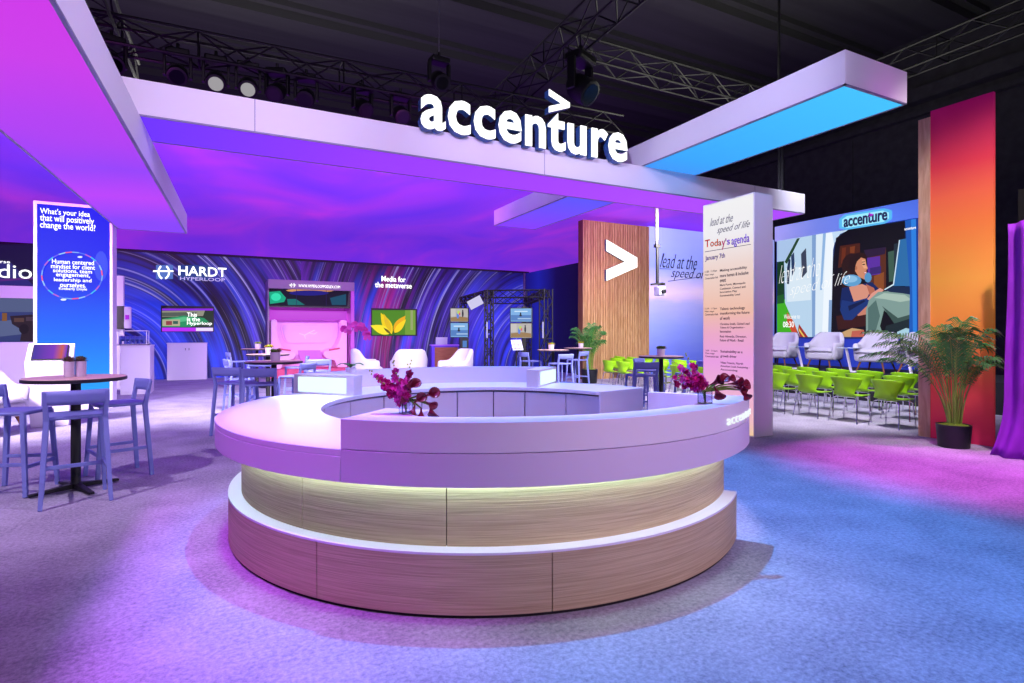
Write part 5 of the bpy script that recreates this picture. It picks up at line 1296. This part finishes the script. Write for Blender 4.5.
# ------------------------------------------------------------------ hall truss and lamps
TB = mat('truss_black', '#040405', .6)
Yt = 12.3
def tx_(px, py, Y): return on_y(px, py, Y)
truss('lighting_truss', 'long black lighting truss with hanging lamps above the canopy letters', tuple(on_y(60, 42, Yt).lerp(Vector((-9, Yt, 7.1)), .5)), (9.5, Yt, 7.1), .5, .03, m=TB, cat='lighting truss')
truss('lighting_truss', 'black truss crossing the hall from centre top toward upper right', (7.9, 12.0, 8.7), (18.5, 12.0, 8.7), .55, .03, m=TB, cat='lighting truss')
truss('lighting_truss', 'black truss running away from the viewer above the blue crossbeam', (6.2, 5.2, 7.6), (6.6, 16.5, 7.6), .5, .03, m=TB, cat='lighting truss')
truss('lighting_truss', 'black truss high at the right edge behind the blue crossbeam', (17.2, 5, 9.2), (17.4, 21, 9.2), .6, .035, m=TB, cat='lighting truss')
truss('lighting_truss', 'black truss at upper left beside the magenta crossbeam', (-2.2, 5.0, 7.3), (-2.0, 15, 7.3), .5, .03, m=TB, cat='lighting truss')
LAMPM = mat('lamp_black', '#08080a', .45)
def make_head(label, lit=False):
    t = thing('moving_head_lamp', label, 'stage lamp')
    MB().box(-.2, -.14, -.12, .2, .14, 0).build('base', LAMPM, t, bevel=.03)
    for x_ in (-.24, .19): MB().box(x_, -.06, -.52, x_+.05, .06, -.1).build('yoke_arm', LAMPM, t, bevel=.01)
    hd = MB().lathe([(0, -.2), (.10, -.19), (.16, -.1), (.18, .1), (.17, .2), (.12, .21)], 24).build('head', LAMPM, t, smooth=True)
    hd.location = (0, 0, -.45); hd.rotation_euler = (radians(128), 0, 0)
    ln = MB().lathe([(0, .212), (.13, .212)], 24).build('lens', glow('#c8c4c8', .6) if lit else mat('lens_dark', '#22222a', .1), hd)
    MB().tube([(0, 0, 0), (0, 0, .12)], .03, 8).build('clamp', LAMPM, t)
    return t
h1 = make_head('lit moving lamp, first of the pair hanging left above the fascia', True); h2 = make_head('', False)
pos = [(216, 48, True, None), (248, 56, True, 'lit moving lamp, second of the pair hanging left above the fascia'), (178, 45, False, 'big dark moving lamp beside the left truss crossing'), (277, 66, False, 'dark moving lamp just right of the two lit lamps'), (306, 70, False, 'dark moving lamp second right of the two lit lamps'), (362, 82, False, 'dark moving lamp left of the letters'), (112, 30, False, 'dark moving lamp beside the upper left crossbeam'), (400, 88, False, 'dark moving lamp above the first illuminated letter'), (590, 92, False, 'dark moving lamp above the last illuminated letters')]
f2 = True
for px, py, lit, lb_ in pos:
    v = on_y(px, py, Yt+.05)
    if lit and lb_ is None: h1.location = (v.x, Yt, 6.86); continue
    src = h1 if lit else h2
    if not lit and f2: h2.location = (v.x, Yt, 6.86); h2['label'] = lb_; f2 = False; continue
    dup(src, (v.x, Yt, 6.86), random.uniform(-.5, .5), lb_)
v = P3(643, 60, 12.2); o = dup(h2, (6.45, v.y, 7.2), .4, 'large dark moving lamp hanging below the truss over the crossbeam'); o.scale = (1.5,)*3
v = on_y(439, 68, 11.0); o = dup(h2, (v.x, 11.0, v.z+.2), .1, 'dark lamp hung on a cable above the company letters')
MBc = MB()
t = thing('suspension_cable', 'thin steel cable holding the lamp above the company letters', 'cable', (v.x, 11.0, v.z+.2))
MB().tube([(0, 0, .12), (0, 0, 12.9-v.z-.2)], .008, 5).build('wire', GREYM, t)

# small equipment on the hall wall side: black stand behind the canopy right end
v = P3(779, 170, 13.0)
t = thing('speaker_pole', 'black hanging pole behind the right end of the canopy fascia', 'pole', (v.x, v.y, 0))
MB().tube([(0, 0, 4.2), (0, 0, 12.95)], .03, 8).tube([(.1, 0, 4.2), (.1, 0, 5.9)], .035, 8).build('pole', BLACK, t)

# ------------------------------------------------------------------ groups of repeats
for o in bpy.data.objects:
    if o.parent or 'label' not in o: continue
    n = o.name.split('.')[0]
    g = {'bar_stool': 'blue bar stools round the bar tables', 'bar_table': 'round bar tables', 'potted_succulents': 'small pots on the bar tables',
         'side_table': 'slim side tables on the stage', 'moving_head_lamp': 'moving lamps on the hall truss', 'lighting_truss': 'hall lighting trusses', 'monitor': 'monitors at the truss cage',
         'light_tube': 'light tubes on the truss cage', 'monitor_stand': 'monitor stands at the truss cage', 'flower_arrangement': 'flower arrangements on the counter'}.get(n)
    if n == 'armchair': g = 'white armchairs on the stage' if o.location.z > .3 else 'white lounge armchairs on the carpet'
    if g: o['group'] = g
